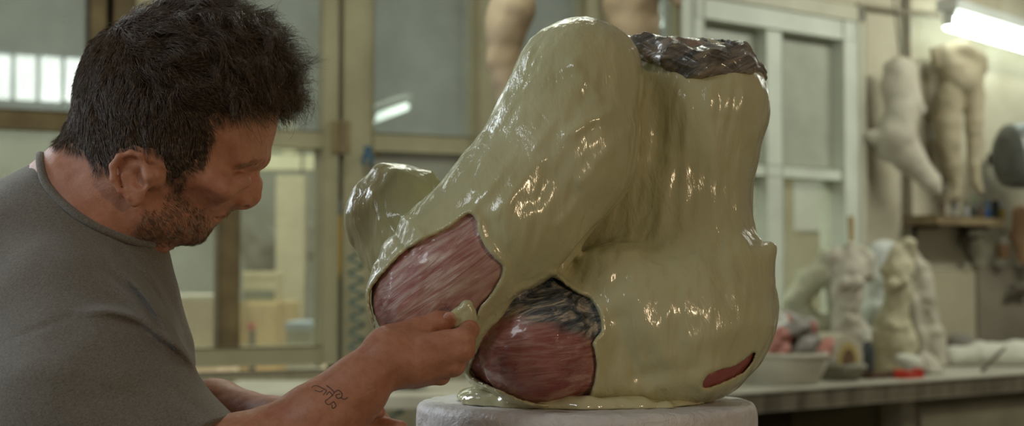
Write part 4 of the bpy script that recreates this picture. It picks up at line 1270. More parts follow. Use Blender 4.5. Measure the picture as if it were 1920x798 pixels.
# ---- workbench along the right wall
BD = .72
z_b = zR(1700, 716, BD)
sb0, sb1 = sR(1352, 752, BD), 3.4
t = thing('workbench', 'long scuffed wooden workbench along the wall, crowded with casts', 'workbench', WR_.p((sb0 + sb1) / 2, 0, BD / 2))
M_BENCH = plain('bench_top_wood', (150, 144, 126), (180, 176, 160), 5, .6, .3, .003, 40)
M_BEDGE = plain('bench_edge_wood', (86, 76, 60), (128, 118, 98), 16, .7, .4, .004, 40, stretch=(1, 1, .3))
b = MB(); WR_.box(b, sb0, sb1, z_b - .03, z_b, .16, BD - .012, .003); b.build('top', M_BENCH, t)
b = MB(); WR_.box(b, sb0, sb1, z_b - .055, z_b - .002, BD - .012, BD + .012, .004); b.build('front_rail', M_BEDGE, t)
for s_ in (sb0 + .08, sR(1712, 760, BD) , sb1 - .1):
    b = MB(); WR_.box(b, s_ - .035, s_ + .035, 0, z_b - .03, BD - .09, BD - .02, .005); b.build('leg', plain('bench_leg_wood', (128, 120, 98), (146, 138, 116), 6, .7), t)
s_c0, s_c1 = sR(1726, 760, BD), sb1 - .14
b = MB(); WR_.box(b, s_c0, s_c1, .35, z_b - .05, .2, BD - .03, .003); cb = b.build('drawer_case', plain('drawer_paint', (116, 108, 84), (134, 126, 100), 5, .7), t)
nd = 3; wd = (s_c1 - s_c0) / nd
for k in range(nd):
    a0, a1 = s_c0 + k * wd + .012, s_c0 + (k + 1) * wd - .012
    b = MB(); WR_.box(b, a0, a1, .40, z_b - .085, BD - .03, BD - .008, .004); dr = b.build('drawer', plain('drawer_front_paint', (124, 116, 92), (142, 134, 108), 5, .7), t)
    b = MB(); WR_.box(b, (a0 + a1) / 2 - .04, (a0 + a1) / 2 + .04, z_b - .125, z_b - .11, BD - .008, BD + .014, .003); b.build('handle', M_GAP, dr)
b = MB(); WR_.box(b, sb0 + .1, s_c0, .25, .28, .2, BD - .05, .003); b.build('low_shelf', M_GAP, t)
b = MB(); WR_.box(b, sb0 + .1, s_c0, .28, z_b - .04, .18, .20, .002); b.build('void_shade_panel', plain('bench_shadow_board', (70, 60, 46), (84, 74, 58), 6, .8), t)  # dark panel put in for the shade of the void under the bench

def dB(px, d): return (WR_.px(px, 600, d) - EYE) @ FW
def ybase(px, d): # pixel row of the bench top at this distance from the wall
    p = WR_.px(px, 600, d); p = np.array([p[0], p[1], z_b]); V = p - EYE; dd = V @ FW
    return 399 + F * (V @ DN) / dd
def bench_cast(name, label, prims, d, mat, group=None, amp=.005, hh=.008, k=.02):
    """cast standing on the bench; prims given in pixels, cut flat at the bench top"""
    px0 = np.mean([pt[0][0] for ch in prims for pt in ch]); dep = dB(px0, d)
    yb = ybase(px0, d)
    out, allp = [], []
    for ch in prims:
        pts = [(at(p[0], p[1], dep + (p[2] if len(p) > 2 else 0)), r * dep / F) for p, r in ch]
        allp += pts
        out += [ball(pts[0][0], pts[0][1], k=k)] if len(pts) == 1 else chain(pts, k=k)
    P = np.array([p for p, r in allp]); R = max(r for p, r in allp)
    def post(Pq, f):
        f = f - amp * fbm(Pq / .05, 3); return np.maximum(f, z_b + .001 - Pq[:, 2])
    V, Q = surf(out, P.min(0) - R - .03, P.max(0) + R + .03, hh, post, 1, slack=.035)
    t = thing(name, label, 'plaster cast', (V[:, 0].mean(), V[:, 1].mean(), V[:, 2].min()), group)
    sdf_obj('cast_body', (V, Q), mat, t); return t
G_ = None
yb = ybase(1620, .3)
bench_cast('plaster_torso', 'upright white plaster torso with a rod in its neck on the bench', [
    [((1596, 484), 22), ((1592, 512), 34), ((1588, 550), 32), ((1586, 590), 28), ((1590, 625), 34)], [((1590, 625), 30), ((1582, yb), 22)], [((1600, 625), 30), ((1612, yb), 20)],
    [((1572, 474), 10), ((1562, 486), 14), ((1562, 510), 12)], [((1616, 470), 10), ((1628, 486), 12), ((1630, 520), 9)], [((1580, 530, -.06), 14)], [((1606, 530, -.06), 13)], [((1596, 464), 12)], [((1588, 600, -.04), 14)]], .34, M_CAST, amp=.010, k=.010)
rd = dB(1595, .34)
b = MB(); b.tube([at(1597, 456, rd), at(1595, 405, rd)], .012, 8); ro = b.build('neck_rod', plain('rod_wood', (170, 150, 110), (190, 172, 130), 20, .6)); ro.parent = bpy.data.objects['plaster_torso']; 
ro.location = -Vector(list(bpy.data.objects['plaster_torso']['origin']))
ro['label'] = 'pale wooden rod in the neck'
bench_cast('plaster_figure', 'yellowish plaster female torso on thighs in the middle of the bench', [
    [((1692, 478), 16), ((1686, 508), 26), ((1684, 545), 26), ((1680, 580), 23), ((1676, 612), 31), ((1672, 640), 34)], [((1664, 640), 24), ((1660, yb - 6), 24)], [((1688, 640), 24), ((1690, yb - 6), 22)], [((1640, yb - 4), 12), ((1706, yb - 4), 12)],
    [((1682, 462), 9), ((1676, 480), 10), ((1662, 508), 9)], [((1704, 458), 11), ((1710, 476), 9), ((1706, 510), 9)], [((1676, 532, -.06), 13)], [((1698, 530, -.06), 12)], [((1656, 600), 12), ((1644, 622), 10), ((1640, 660), 9), ((1646, 690), 9)], [((1702, 605), 10), ((1710, 650), 9)], [((1676, 610, -.05), 14)]], .36, plain('yellowed_plaster', (172, 164, 134), (190, 182, 154), 7, .75, .35, .006, 24), amp=.010, k=.010)
bench_cast('plaster_drape', 'white draped shell cast leaning behind the yellowish torso', [
    [((1722, 500), 18), ((1734, 560), 20), ((1746, 620), 22), ((1750, ybase(1750, .26)), 24)], [((1714, 540), 14), ((1722, 620), 22), ((1726, ybase(1730, .26)), 24)], [((1706, 470), 14), ((1722, 500), 18)], [((1712, 560, -.03), 8), ((1728, 660, -.05), 8)]], .24, M_CAST, amp=.010, k=.008)
bench_cast('plaster_slab', 'flat white cast standing between the rod torso and the yellowish torso', [
    [((1650, 470), 20), ((1646, 520), 24), ((1644, 580), 24), ((1644, ybase(1644, .2)), 22)], [((1668, 464), 12), ((1672, 560), 16)]], .18, plain('blue_white_plaster', (184, 186, 178), (198, 200, 192), 7, .75, .3))
bench_cast('plaster_limb', 'bent whitish limb cast lying against the window behind the clay tub', [
    [((1552, 486), 16), ((1516, 530), 24), ((1490, 568), 24), ((1500, 596), 24), ((1540, 620), 30), ((1560, 650), 30)], [((1560, 520), 16), ((1576, 560), 22), ((1580, 640), 26)], [((1500, 600), 24), ((1510, 700), 30)], [((1546, 478), 10), ((1540, 500), 12)]], .2, plain('greenish_plaster', (164, 162, 134), (182, 180, 154), 6, .75, .35, .006, 24), amp=.009)
bench_cast('plaster_lump', 'small white plaster lump standing before the draped shell', [[((1738, ybase(1740, .52) - 22), 20), ((1744, ybase(1740, .52)), 26)]], .52, M_CAST)

# sacks and rags at the right end
def bench_blob(name, label, cat, prims, d, mat, hh=.008, amp=.006, group=None):
    px0 = np.mean([pt[0][0] for ch in prims for pt in ch]); o = bench_cast(name, label, prims, d, mat, group, amp, hh)
    o['category'] = cat; o.children[0].name = name + '_body'; return o
M_SACK = plain('white_sackcloth', (190, 188, 172), (206, 204, 190), 6, .85, .4, .006, 20)
y2 = ybase(1800, .4)
bench_blob('plaster_sack', 'long white roll lying on the bench at the right end', 'sack', [[((1786, y2 - 20), 22), ((1840, y2 - 25), 24), ((1900, y2 - 28), 24), ((1980, y2 - 34), 24)]], .40, M_SACK)
bench_blob('cloth_bundle', 'small white cloth bundle in front of the draped shell', 'cloth', [[((1716, ybase(1716, .5) - 22), 16), ((1690, ybase(1700, .5) - 30), 12)], [((1708, ybase(1722, .5) - 12), 13), ((1722, ybase(1722, .5) - 12), 12)]], .5, M_SACK)
bench_blob('rag_heap', 'dark grey rags piled behind the white roll', 'rags', [[((1786, ybase(1786, .25) - 40), 14), ((1800, ybase(1800, .25) - 30), 26), ((1822, ybase(1822, .25) - 26), 24)], [((1800, ybase(1800, .25) - 10), 30)]], .22, plain('grey_rag', (112, 106, 96), (136, 130, 118), 9, .9, .4))
b = MB(); zt = z_b + .012
pS = WR_.px(1714, 707, BD - .10)
a = at(1846, 690 - 62, dB(1846, .44) - .02)
b.tube([at(1842, 694, dB(1842, .60)), at(1862, 672, dB(1862, .58)), at(1884, 652, dB(1884, .5))], .006, 8)
tag(b.build('metal_rod', M_DARK, None, True), 'thin dark rod leaning on the white roll', 'rod')
def flat_tool(px, d, L, W, H, col, name, label, cat, ang=0):
    p = WR_.px(px, 600, d); c = np.array([p[0], p[1], z_b + H / 2 + .003])
    t = thing(name, label, cat, (c[0], c[1], z_b))
    MB().box(c, (L / 2, W / 2, H / 2), WR_.u, WR_.n, (0, 0, 1), H * .35).build('handle', plain(name + '_paint', col, col, 20, .4), t)
    MB().box(c + WR_.u * L * .75, (L / 4, W / 4, H / 5), WR_.u, WR_.n, (0, 0, 1), H * .1).build('blade', plain('tool_steel', (120, 118, 112), (136, 134, 128), 20, .4, metal=.6), t)
flat_tool(1704, BD - .12, .10, .03, .02, (196, 62, 44), 'red_tool', 'red-handled tool lying on the bench before the yellowish torso', 'tool')
b = MB(); flat_tool(1650, BD - .2, .2, .08, .012, (92, 66, 48), 'wooden_paddle', 'brown wooden paddle lying on the bench beside the mould', 'tool')
d_ = dB(1626, .45); base = WR_.px(1626, 600, .45); base = np.array([base[0], base[1], z_b])
t = thing('paint_bottle', 'dark bottle with white cap between mould and yellowish torso', 'bottle', base); kB = d_ / F
MB().lathe(base, [(11 * kB, 0), (12 * kB, .005), (12 * kB, 52 * kB), (6 * kB, 62 * kB), (6 * kB, 66 * kB)], 20).build('bottle_body', plain('dark_bottle', (54, 60, 60), (60, 68, 66), 20, .35), t, True)
MB().lathe(base + np.array([0, 0, 66 * kB]), [(8 * kB, 0), (8 * kB, 22 * kB), (6 * kB, 25 * kB)], 20).build('cap', M_SACK, t, True)
# mould half: thick arch with a yellow lined hollow
dm = dB(1590, BD - .22); cm = WR_.px(1590, 664, BD - .22); km = dm / F; ybm = ybase(1590, BD - .22)
mh = (ybm - 625) * km
t = thing('mould_half', 'cream arched mould half with a yellow-lined hollow on the bench', 'mould', (cm[0], cm[1], z_b))
Xv = RT * .94 + np.array([0, .34, 0]); Xv /= np.linalg.norm(Xv); Nv = np.array([-Xv[1], Xv[0], 0.0])
def arch(w, hh_, n=16, z0=0.0): return [(-w, z0)] + [(-w * math.cos(math.pi * i / n) * (1.0), z0 + hh_ * .45 + hh_ * .55 * math.sin(math.pi * i / n)) for i in range(n + 1)] + [(w, z0)]
o0 = np.array([cm[0], cm[1], z_b + .001])
MB().prism(arch(33 * km, mh), o0, Xv, (0, 0, 1), Nv, .16, .006).build('mould_shell', plain('mould_plaster', (172, 164, 142), (188, 180, 160), 8, .7, .3), t)
MB().prism(arch(22 * km, mh * .74, z0=mh * .06), o0 - Nv * .004, Xv, (0, 0, 1), Nv, .01, .002).build('lining', plain('yellow_lining', (170, 150, 92), (186, 168, 110), 12, .6), t)
MB().prism(arch(14 * km, mh * .56, z0=mh * .10), o0 - Nv * .007, Xv, (0, 0, 1), Nv, .008, .001).build('hollow', plain('brown_hollow', (98, 72, 50), (120, 92, 66), 14, .8, .4), t)

# tubs of clay scraps
def tub(px0, px1, y_top, d, label, dep, mat, round_):
    xm = (px0 + px1) / 2; dd = dB(xm, d); k = dd / F; p = WR_.px(xm, 600, d); W = (px1 - px0) / 2 * k; H = (ybase(xm, d) - y_top) * k
    c = np.array([p[0], p[1], z_b + .001]); t = thing('tub', label, 'tub', c)
    m = MB(); n = 40; rows = [(.80, 0), (.9, .03), (.985, H * .6), (1.0, H), (.955, H), (.93, H * .5), (.84, .03)]
    tb = bmesh.new(); rings = []
    def sup(a, e): return math.copysign(abs(math.cos(a)) ** e, math.cos(a)), math.copysign(abs(math.sin(a)) ** e, math.sin(a))
    for r, z in rows:
        ring = []
        for i in range(n):
            a = 2 * math.pi * i / n; cx, sy = sup(a, .75 if round_ else .4)
            ring.append(tb.verts.new(Vector(c + Xv * cx * W * r + Nv * sy * dep / 2 * r + np.array([0, 0, z + (0.0)]))))
        rings.append(ring)
    for A, Bq in zip(rings[:-1], rings[1:]):
        for i in range(n): tb.faces.new((A[i], A[(i + 1) % n], Bq[(i + 1) % n], Bq[i]))
    tb.faces.new(rings[0][::-1]); tb.faces.new(rings[-1]); m._merge(tb)
    m.build('tub_body', mat, t, True)
    m2 = MB(); pts = [c + Xv * sup(2 * math.pi * i / n, .75 if round_ else .4)[0] * W + Nv * sup(2 * math.pi * i / n, .75 if round_ else .4)[1] * dep / 2 + np.array([0, 0, H]) for i in range(n)]
    m2.tube(pts, .008, 8, True).build('rim', mat, t, True)
    return c, W, H
M_TUB = plain('cream_tub_plastic', (172, 166, 146), (186, 180, 162), 6, .5, .15)
M_TUB2 = plain('grey_tub_plastic', (126, 122, 108), (140, 136, 120), 6, .5, .15)
c1, W1, H1 = tub(1392, 1533, 664, BD - .24, 'wide cream tub of clay scraps on the bench just right of the sculpture', .34, M_TUB, True)
c2, W2, H2 = tub(1528, 1588, 684, BD - .26, 'smaller grey tub behind the wide cream tub', .30, M_TUB2, False)
SCR = [(-.75, .05, 0), (-.35, .0, 1), (-.05, .05, 0), (.3, .0, 2), (.62, .05, 0), (-.55, .35, 2), (-.2, .35, 0), (.12, .38, 1), (.45, .36, 0), (-.75, .3, 3), (.75, .2, 2), (.02, .62, 0), (-.35, .6, 3), (.3, .6, 2), (.62, .48, 2), (-.05, .3, 2)]
SM = [plain('grey_clay_scrap', (124, 118, 108), (150, 144, 134), 12, .6, .4), plain('orange_clay_scrap', (150, 98, 80), (168, 114, 94), 12, .5, .4), plain('red_clay_scrap', (160, 100, 86), (176, 120, 106), 12, .5, .4), plain('white_plaster_scrap', (186, 184, 174), (200, 198, 188), 12, .7, .4)]
names = ['grey', 'orange', 'red', 'white']
bmS = {}
for i, (fx, fz, kd) in enumerate(SCR):
    cc = c1 + Xv * fx * W1 * .8 + Nv * (-.04 + .05 * math.sin(i * 2.1)) + np.array([0, 0, H1 - .02 + fz * .16])
    rr = np.array([.038, .030, .024]) * (1 + .25 * math.sin(i * 1.7))
    V, Q = surf([ell(cc, rr, rotm(i * 31, i * 17, i * 47)), ell(cc + rotm(0, i * 20, i * 50) @ np.array([.03, 0, .008]), rr * .7, rotm(i * 11, i * 37, 0), k=.02)], cc - .1, cc + .1, .007, lambda P, f: f - .013 * fbm(P / .022, 2), 1, slack=.04)
    where = 'low at the rim' if fz < .1 else ('atop the heap' if fz > .5 else 'midway up')
    side = ('at the left end', 'left of centre', 'near the centre', 'right of centre', 'at the right end')[min(4, max(0, int((fx + 1) / .4)))]
    o = new_obj('clay_scrap', np_mesh('clay_scrap', V - cc, Q), SM[kd]); o.location = Vector(cc)
    tag(o, '%s clay scrap in the cream tub, %s, %s' % (names[kd], where, side), 'clay scrap', 'clay scraps heaped in the cream tub')
for i in range(5):
    cc = c2 + Xv * (-.6 + .3 * i) * W2 + Nv * .02 + np.array([0, 0, H2 + .0 + .03 * (i % 2)])
    rr = np.array([.05, .04, .04])
    V, Q = surf([ell(cc, rr, rotm(i * 31, i * 17, i * 47)), ell(cc + np.array([.02, 0, .03]), rr * .7, k=.02)], cc - .12, cc + .12, .008, lambda P, f: f - .006 * fbm(P / .03, 2), 1, slack=.03)
    o = new_obj('clay_scrap', np_mesh('clay_scrap', V - cc, Q), SM[2 if i == 1 else 0]); o.location = Vector(cc)
    tag(o, '%s clay scrap in the smaller grey tub, %s' % ('red' if i == 1 else 'grey', ('at its left wall', 'left of its middle', 'in its middle', 'right of its middle', 'at its right wall')[i]), 'clay scrap', 'clay scraps in the grey tub')
bench_blob('grey_rags', 'grey rags and strips draped behind the heaped cream tub', 'rags', [[((1430, 610), 16), ((1470, 600), 14), ((1520, 608), 16)], [((1450, 640), 30), ((1520, 650), 30)], [((1470, 700), 40), ((1510, 700), 40)]], .26, plain('strip_rag', (132, 128, 118), (160, 158, 150), 16, .8, .4))

# ---- low plank table behind the hand, and the coiled air hose
zt = at(800, 742, 4.2)[2]
pc = at(800, 742, 4.2)
t = thing('plank_table', 'low trestle of pale planks behind the hand, left of the plinth', 'table', (pc[0], pc[1], 0))
for k in range(3):
    MB().box((pc[0], pc[1] - .12 + k * .2, zt), (.55, .095, .018), bevel=.004).build('plank', plain('pale_plank', (176, 170, 150), (192, 186, 166), 6, .7, .3), t)
for sx in (-.42, .42):
    for sy in (-.12, .26): MB().box((pc[0] + sx, pc[1] + sy, zt / 2 - .01), (.025, .025, zt / 2 - .01), bevel=.003).build('leg', plain('plank_leg', (120, 112, 92), (136, 128, 106), 8, .7), t)
    MB().box((pc[0] + sx, pc[1] + .07, zt * .5), (.015, .2, .03), bevel=.003).build('stretcher', plain('plank_leg_b', (120, 112, 92), (136, 128, 106), 8, .7), t)
MB
dc = at(766, 731, 4.15)
cc = np.array([dc[0], dc[1], zt + .05])
V, Q = surf([ell(cc, (.06, .05, .03)), ell(cc + np.array([.03, 0, .012]), (.03, .03, .02), k=.02)], cc - .1, cc + .1, .008, lambda P, f: np.maximum(f - .008 * fbm(P / .03, 2), zt + .019 - P[:, 2]), 1, slack=.03)
rg = new_obj('dark_rag', np_mesh('dark_rag', V - cc, Q), plain('dark_green_rag', (54, 60, 52), (70, 76, 64), 12, .9, .4)); rg.location = Vector(cc)
tag(rg, 'crumpled dark green rag on the pale planks behind the hand', 'rag')
def coil(x, y0, y1, d, turns, rpx, r):
    pts = []; n = turns * 14
    for i in range(n + 1):
        a = 2 * math.pi * i / 14; p = at(x + 4 * math.sin(i / n * 3), y0 + (y1 - y0) * i / n, d)
        R = rpx * d / F
        pts.append(p + np.array([math.cos(a) * R, math.sin(a) * R, 0]))
    return pts
dh = (WL.px(665, 500, .12) - EYE) @ FW
t = thing('coiled_hose', 'teal coiled air hose hanging on the cream window post', 'hose', at(668, 800, dh))
M_HOSE = plain('teal_hose', (74, 100, 92), (88, 112, 102), 20, .4)
MB().tube(coil(666, 470, 690, dh, 8, 13, .006), .0045, 7).build('coil', M_HOSE, t, True)
MB().tube([at(690, 296, dh), at(686, 330, dh), at(672, 400, dh), at(664, 470, dh)], .005, 8).build('lead', plain('hose_lead', (116, 112, 92), (130, 126, 104), 20, .5), t, True)
pv = WL.px(690, 293, .07)
MB().lathe(pv - np.array([0, 0, .03]), [(.010, 0), (.018, .008), (.018, .035), (.012, .04), (.012, .06)], 16).build('valve', plain('blue_valve', (52, 86, 104), (60, 96, 116), 20, .35), t, True)
MB().tube([pv, pv + WL.n * -.04, pv + WL.n * -.04 + np.array([.05, 0, .01])], .006, 8).build('air_pipe', M_FRAME_DK, t, True)
dh2 = (WL.px(735, 760, .2) - EYE) @ FW
t = thing('coiled_hose', 'lower teal coiled air hose hanging by the boards behind the wrist', 'hose', at(735, 860, dh2))
MB().tube(coil(738, 690, 850, dh2, 6, 14, .007), .0055, 7).build('coil', M_HOSE, t, True)
# hinge and pencil at the leaf joint
b = MB(); s_h = sL(637); 
t = thing('door_hinge', 'rusty hinge at the joint of the window leaf and its post', 'hinge', WL.p(s_h, zL(637, 285), .04))
MB().lathe(WL.p(s_h, zL(637, 288), .045), [(.011, 0), (.011, zL(637, 225) - zL(637, 288))], 12).build('barrel', plain('hinge_rust', (112, 96, 72), (128, 110, 84), 20, .6), t, True)
b = MB(); WL.box(b, s_h - .03, s_h + .03, zL(637, 285), zL(637, 228), .034, .039, .001); b.build('leaf_plate', plain('hinge_plate', (138, 122, 86), (150, 134, 98), 20, .6), t)
t = thing('pencil', 'yellow pencil tucked upright into the joint of the window leaf', 'pencil', WL.p(s_h, zL(636, 508), .02))
MB().lathe(WL.p(s_h, zL(636, 506), .02), [(.001, -.03), (.009, 0), (.009, .16), (.0085, .165)], 6).build('shaft', plain('pencil_yellow', (196, 160, 54), (206, 170, 62), 20, .5), t)
MB().lathe(WL.p(s_h, zL(636, 506) + .165, .02), [(.0095, 0), (.0095, .04), (.008, .045)], 10).build('ferrule', plain('pencil_grey', (96, 100, 104), (106, 110, 114), 20, .4), t, True)

# ================================================================== rooms seen through the glass
BK = Wall((0.0, 9.6), 61.0)
b = MB(); BK.box(b, -4.2, 5.5, 0, 3.9, -.1, 0); struct(b.build('wall_back', plain('grey_back_wall', (134, 136, 126), (152, 154, 144), 1.6, .9, .2)))
b = MB(); b.box(WL.p(-.2, 3.55, -2.2), (4.8, 2.4, .05), WL.u, WL.n, (0, 0, 1)); struct(b.build('ceiling', plain('ceiling_sheet', (158, 160, 152), (172, 174, 166), 2, .9, .2)))
# glowing panes added in the back room for a window reflected in the glass
M_REFL = NT('reflection_pane'); M_REFL.b.inputs['Emission Color'].default_value = (.93, .98, 1.0, 1); M_REFL.b.inputs['Emission Strength'].default_value = 5.5; M_REFL = M_REFL.m
dw = .05
fw = MB()
xs = [-130, -62, 0 + 24, 72, 120, 166, 212]; 
y0, y1 = 103, 188
BK.pbox(fw, -140, 240, y0 - 10, y0, 0, dw + .02, .004); BK.pbox(fw, -140, 240, y1, y1 + 16, 0, dw + .02, .004)
for x in (-136, -84, -28, 25, 72, 119, 166, 214): BK.pbox(fw, x - 3.0, x + 3.0, y0, y1, 0, dw + .02, .003)
w7 = struct(fw.build('reflected_window', plain('reflected_window_frame', (150, 156, 156), (164, 170, 170), 6, .6)))
for xa, xb in ((-133, -87), (-81, -31), (-25, 22), (28, 69), (75, 116), (122, 163), (169, 211)):
    p = MB(); BK.pbox(p, xa, xb, y0, y1, 0.0, dw, 0); p.build('pane', M_REFL, w7)
tube_lamp('glowing tube added behind the pane for a reflected lamp, between post and limb', at(700, 222, 7.2), at(760, 200, 7.7), .019, (0, 0, 1), None)  # reflection in the glass, built as a lit tube behind it
tube_lamp('glowing tube added behind the glass for a reflected lamp, right of the hanging torso cast', at(1236, 40, 7.6), at(1272, 26, 7.9), .024, (0, 0, 1), None)  # likewise an added tube that stands for a mirrored lamp
for o_ in bpy.data.objects:
    pass
# clutter behind the lower panes, on a bench of its own
zbb = at(460, 690, 7.0)[2]
bc = at(440, 690, 6.9); t = thing('back_bench', 'pale bench in the back room carrying the crate, the tub and the plaster block', 'bench', (bc[0], bc[1], 0))
zbb = min(at(460, 690, 7.25)[2], at(460, 690, 6.6)[2]) - .0
MB().box((bc[0], bc[1] + .1, zbb - .03), (.75, .65, .03), bevel=.006).build('bench_top', plain('back_bench_wood', (170, 156, 122), (186, 172, 138), 5, .7), t)
for sx in (-.66, .66):
    for sy in (-.45, .65): MB().box((bc[0] + sx, bc[1] + sy, (zbb - .06) / 2), (.04, .04, (zbb - .06) / 2), bevel=.004).build('leg', plain('back_bench_leg', (130, 118, 92), (146, 134, 106), 6, .7), t)
def brbox(name, label, cat, x0, x1, y0, y1, d, depth, mat, extra=None):
    a, c = at(x0, y1, d), at(x1, y0, d)
    if y1 > 650: a[2] = zbb + .001
    ce = (a + c) / 2 + np.array([0, depth / 2, 0])
    t = thing(name, label, cat, (ce[0], ce[1], min(a[2], c[2])))
    MB().box(ce, (abs(c[0] - a[0]) / 2, depth / 2, abs(c[2] - a[2]) / 2), bevel=.008).build(name + '_body', mat, t)
    return t, ce, (abs(c[0] - a[0]) / 2, depth / 2, abs(c[2] - a[2]) / 2)
dz = 7.0
zbt = at(500, 566, dz)[2]
t, ce, hf = brbox('packing_crate', 'big tan wooden crate seen through the pane beside the brown glazing bar', 'crate', 452, 534, 566, 690, dz, .5, plain('tan_ply', (188, 160, 108), (204, 178, 126), 5, .8, .2))
for sx in (-1, 1): MB().box(ce + np.array([sx * hf[0] * .9, -hf[1] - .008, 0]), (.018, .01, hf[2]), bevel=.002).build('batten', plain('tan_batten', (168, 140, 92), (180, 152, 104), 5, .8), t)
t, ce, hf = brbox('carton', 'cream carton with a dark green band standing on the tan crate', 'carton', 456, 516, 516, 566, dz + .05, .3, plain('cream_card', (190, 176, 140), (204, 190, 156), 6, .8, .1))
MB().box(ce + np.array([0, -hf[1] - .002, -hf[2] * .45]), (hf[0] * 1.0, .003, hf[2] * .35)).build('band', plain('green_band', (84, 92, 74), (100, 108, 88), 14, .8), t)
MB().box(ce + np.array([0, 0, hf[2] + .004]), (hf[0] * 1.03, hf[1] * 1.03, .012), bevel=.003).build('lid', plain('cream_lid', (200, 186, 150), (210, 196, 160), 6, .8), t)
t, ce, hf = brbox('grey_tub', 'blue-rimmed grey tub seen low through the pane left of the post', 'tub', 536, 584, 612, 690, dz - .4, .3, plain('grey_plastic', (150, 152, 140), (160, 162, 150), 6, .6))
MB().box(ce + np.array([0, 0, hf[2]]), (hf[0] * 1.08, hf[1] * 1.08, .018), bevel=.005).build('rim', plain('blue_rim', (150, 164, 176), (160, 174, 186), 6, .5), t)
pv = at(471, 612, 6.18)
t = thing('red_valve', 'small red valve wheel seen through the lower pane before the tan crate', 'valve', pv - np.array([0, 0, .12]))
MB().lathe(pv, [(.0, -.006), (.014, -.008), (.017, 0), (.014, .008), (0, .006)], 20, (0, -1, .2)).build('wheel', plain('valve_red', (200, 48, 38), (206, 56, 44), 20, .4), t, True)
MB().tube([pv + np.array([0, .02, 0]), pv + np.array([0, .03, -.08]), pv + np.array([0, .03, -.16])], .012, 8).build('stem', M_GAP, t, True)
MB().tube([pv + np.array([0, .03, -.16]), np.array([pv[0], pv[1] + .03, 0.0])], .012, 8).build('riser', M_GAP, t, True)
def shelfpost(x, y0, y1, d, w, mat, name, label, cat):
    a, c = at(x, y0, d), at(x, y1, d); z0 = 0.0
    t = thing(name, label, cat, (a[0], a[1], z0)); MB().box(((a[0]), a[1], (a[2] + z0) / 2), (w, w, (a[2] - z0) / 2), bevel=.006).build(name + '_body', mat, t)
shelfpost(548, 330, 700, 7.9, .07, plain('back_post_paint', (166, 156, 128), (178, 168, 140), 6, .7), 'back_post', 'pale square post in the room behind the lower pane', 'post')
bx0, bx1 = at(430, 306, 8.4), at(640, 306, 8.4)
b = MB(); b.box((bx0 + bx1) / 2, (abs(bx1 - bx0)[0] / 2, .07, .04), bevel=.006); b.box((bx0 + bx1) / 2 + np.array([0, 0, .075]), (abs(bx1 - bx0)[0] / 2, .03, .008), bevel=.002)
b.box((bx0 + bx1) / 2 + np.array([-.25, 0, .2]), (.03, .03, .15)); b.box((bx0 + bx1) / 2 + np.array([.02, 0, .2]), (.03, .03, .15)); b.box((bx0 + bx1) / 2 + np.array([.2, 0, .2]), (.03, .03, .15))
tag(b.build('roof_beam', plain('cream_beam', (206, 200, 164), (216, 210, 176), 6, .6)), 'cream beam with uprights crossing the back room behind the pane by the nose', 'beam')
def dark_machine():
    dd = 8.2; prims = []
    for x, y, r in ((478, 440, 34), (500, 462, 36), (486, 490, 34), (566, 430, 26), (572, 470, 24), (560, 510, 20)):
        prims.append(ball(at(x, y, dd), r * dd / F, k=.05))
    return prims
pr = dark_machine()
V, Q = surf(pr[:3], at(430, 520, 8.2) - (0.02, .2, .1), at(545, 400, 8.2) + (0.02, .2, .02), .015, lambda P, f: f - .02 * fbm(P / .1, 2), 1, slack=.06)
t = thing('shadowy_machine', 'dark rounded machine looming behind the carton in the back room', 'machine', (V[:, 0].mean(), V[:, 1].mean(), V[:, 2].min())); sdf_obj('machine_body', (V, Q), plain('machine_grey', (84, 82, 74), (104, 102, 92), 5, .8), t)
MB().box((V[:, 0].mean(), V[:, 1].mean(), V[:, 2].min() / 2), (.06, .06, V[:, 2].min() / 2 + .02), bevel=.01).build('machine_stand', M_GAP, t)
V, Q = surf(pr[3:], at(520, 540, 8.2) - (.02, .15, .02), at(610, 395, 8.2) + (.02, .15, .02), .015, lambda P, f: f - .015 * fbm(P / .1, 2), 1, slack=.06)
t = thing('coat', 'greyish coat hanging in the back room right of the pale post', 'coat', (V[:, 0].mean(), V[:, 1].mean(), V[:, 2].min())); sdf_obj('coat_body', (V, Q), plain('coat_grey', (112, 110, 100), (132, 130, 118), 7, .9, .3), t)
hk = at(566, 400, 8.2); MB().tube([hk, hk + np.array([0, .02, .9])], .006, 6).build('hook', M_GAP, t, True)
t, ce, hf = brbox('plaster_block', 'pale pinkish plaster block seen through the pane beside the shirt front', 'block', 296, 408, 560, 700, 6.6, .4, plain('pinkish_plaster', (196, 174, 146), (208, 190, 164), 4, .8, .2))
MB().box(ce + np.array([0, 0, hf[2] + .004]), (hf[0] * 1.02, hf[1], .012), bevel=.004).build('skim', plain('pale_skim', (204, 196, 176), (212, 204, 186), 5, .8), t)
# bright paper seen through the side window
a = at(1516, 386, 7.9)
t = thing('pinned_sheet', 'white sheet of paper seen through the lower pane of the grey window', 'paper', (a[0], a[1], a[2] - .12))
MB().box(a, (.07, .004, .12), bevel=.001).build('sheet', plain('white_sheet', (214, 214, 208), (220, 220, 214), 8, .8), t)
b = MB(); b.box((a[0], a[1] + .05, a[2] / 2 + .1), (.5, .04, a[2] / 2 + .1)); b.build('back_board', plain('board_brown', (150, 138, 108), (166, 154, 124), 4, .8), t)
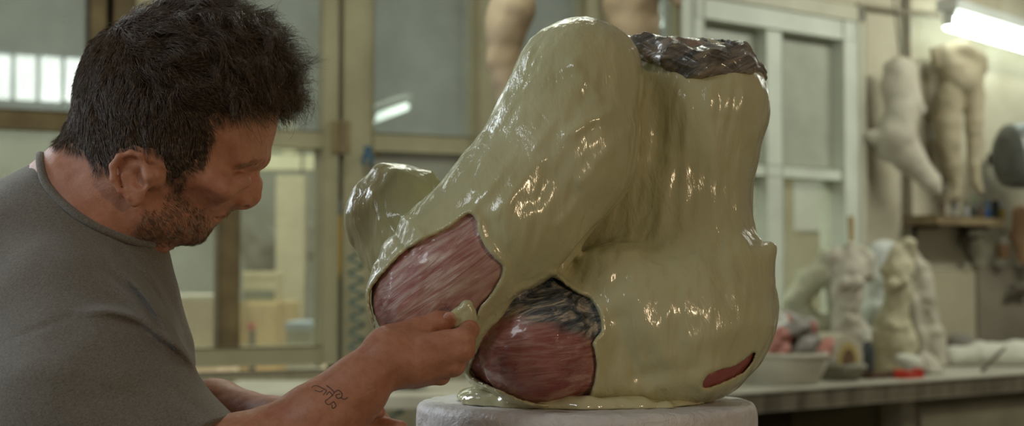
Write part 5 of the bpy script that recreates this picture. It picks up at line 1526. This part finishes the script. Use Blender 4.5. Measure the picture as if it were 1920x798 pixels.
# ================================================================== camera and light
cam = bpy.data.cameras.new('camera'); co = bpy.data.objects.new('camera', cam); COL.objects.link(co)
cam.sensor_width = 36; cam.lens = 36 * F / 1920; co.location = Vector(EYE); co.rotation_euler = (math.pi / 2 + PITCH, 0, 0)
cam.dof.use_dof = True; cam.dof.focus_distance = 1.42; cam.dof.aperture_fstop = 6.5; cam.clip_start = .05; cam.clip_end = 60
SC.camera = co
w = bpy.data.worlds.new('world'); SC.world = w; w.use_nodes = True
w.node_tree.nodes['Background'].inputs[0].default_value = (0.54, .51, .43, 1); w.node_tree.nodes['Background'].inputs[1].default_value = 0.19
SC.view_settings.view_transform = 'Standard'; SC.view_settings.look = 'None'; SC.view_settings.gamma = 1; SC.view_settings.use_curve_mapping = False
SC.view_settings.exposure = 0.25
def area(name, loc, target, size, power, col, spread=180):
    L = bpy.data.lights.new(name, 'AREA'); L.shape = 'RECTANGLE'; L.size, L.size_y = size; L.energy = power; L.color = col; L.spread = math.radians(spread)
    o = bpy.data.objects.new(name, L); COL.objects.link(o); o.location = loc
    o.rotation_euler = (Vector(target) - Vector(loc)).to_track_quat('-Z', 'Y').to_euler(); return o
area('daylight_window', (-2.2, 2.9, 2.45), (-.1, 1.55, 1.4), (0.8, 1.2), 27, (.84, .93, 1))
area('side_window', (-2.3, 1.25, 1.75), (-.4, 1.45, 1.45), (.5, .8), 9, (.80, .90, 1))
area('cool_fill', (-1.7, .1, 2.6), (0, 1.5, 1.4), (.5, .5), 8, (.86, .94, 1))  # added unseen cool fill from the upper front left
area('workshop_tube', (-.1, 3.3, 3.1), (0, 3.4, 1.3), (1.6, .12), 17, (.95, 1, .82))
area('warm_lamp', (1.5, -.5, 1.9), (.2, 1.5, 1.4), (.12, .18), 7.5, (1, .74, .46))
area('back_room_light', WL.p(-.3, 3.4, -1.8), WL.p(-.3, 0, -1.8), (4.0, 1.5), 150, (.95, 1, .95))
area('bench_fill', WR_.p(1.2, 2.9, 1.5), WR_.p(1.0, 1.3, .1), (1.6, .2), 25, (.96, 1, .88))  # added unseen light that brightens bench, casts and right window
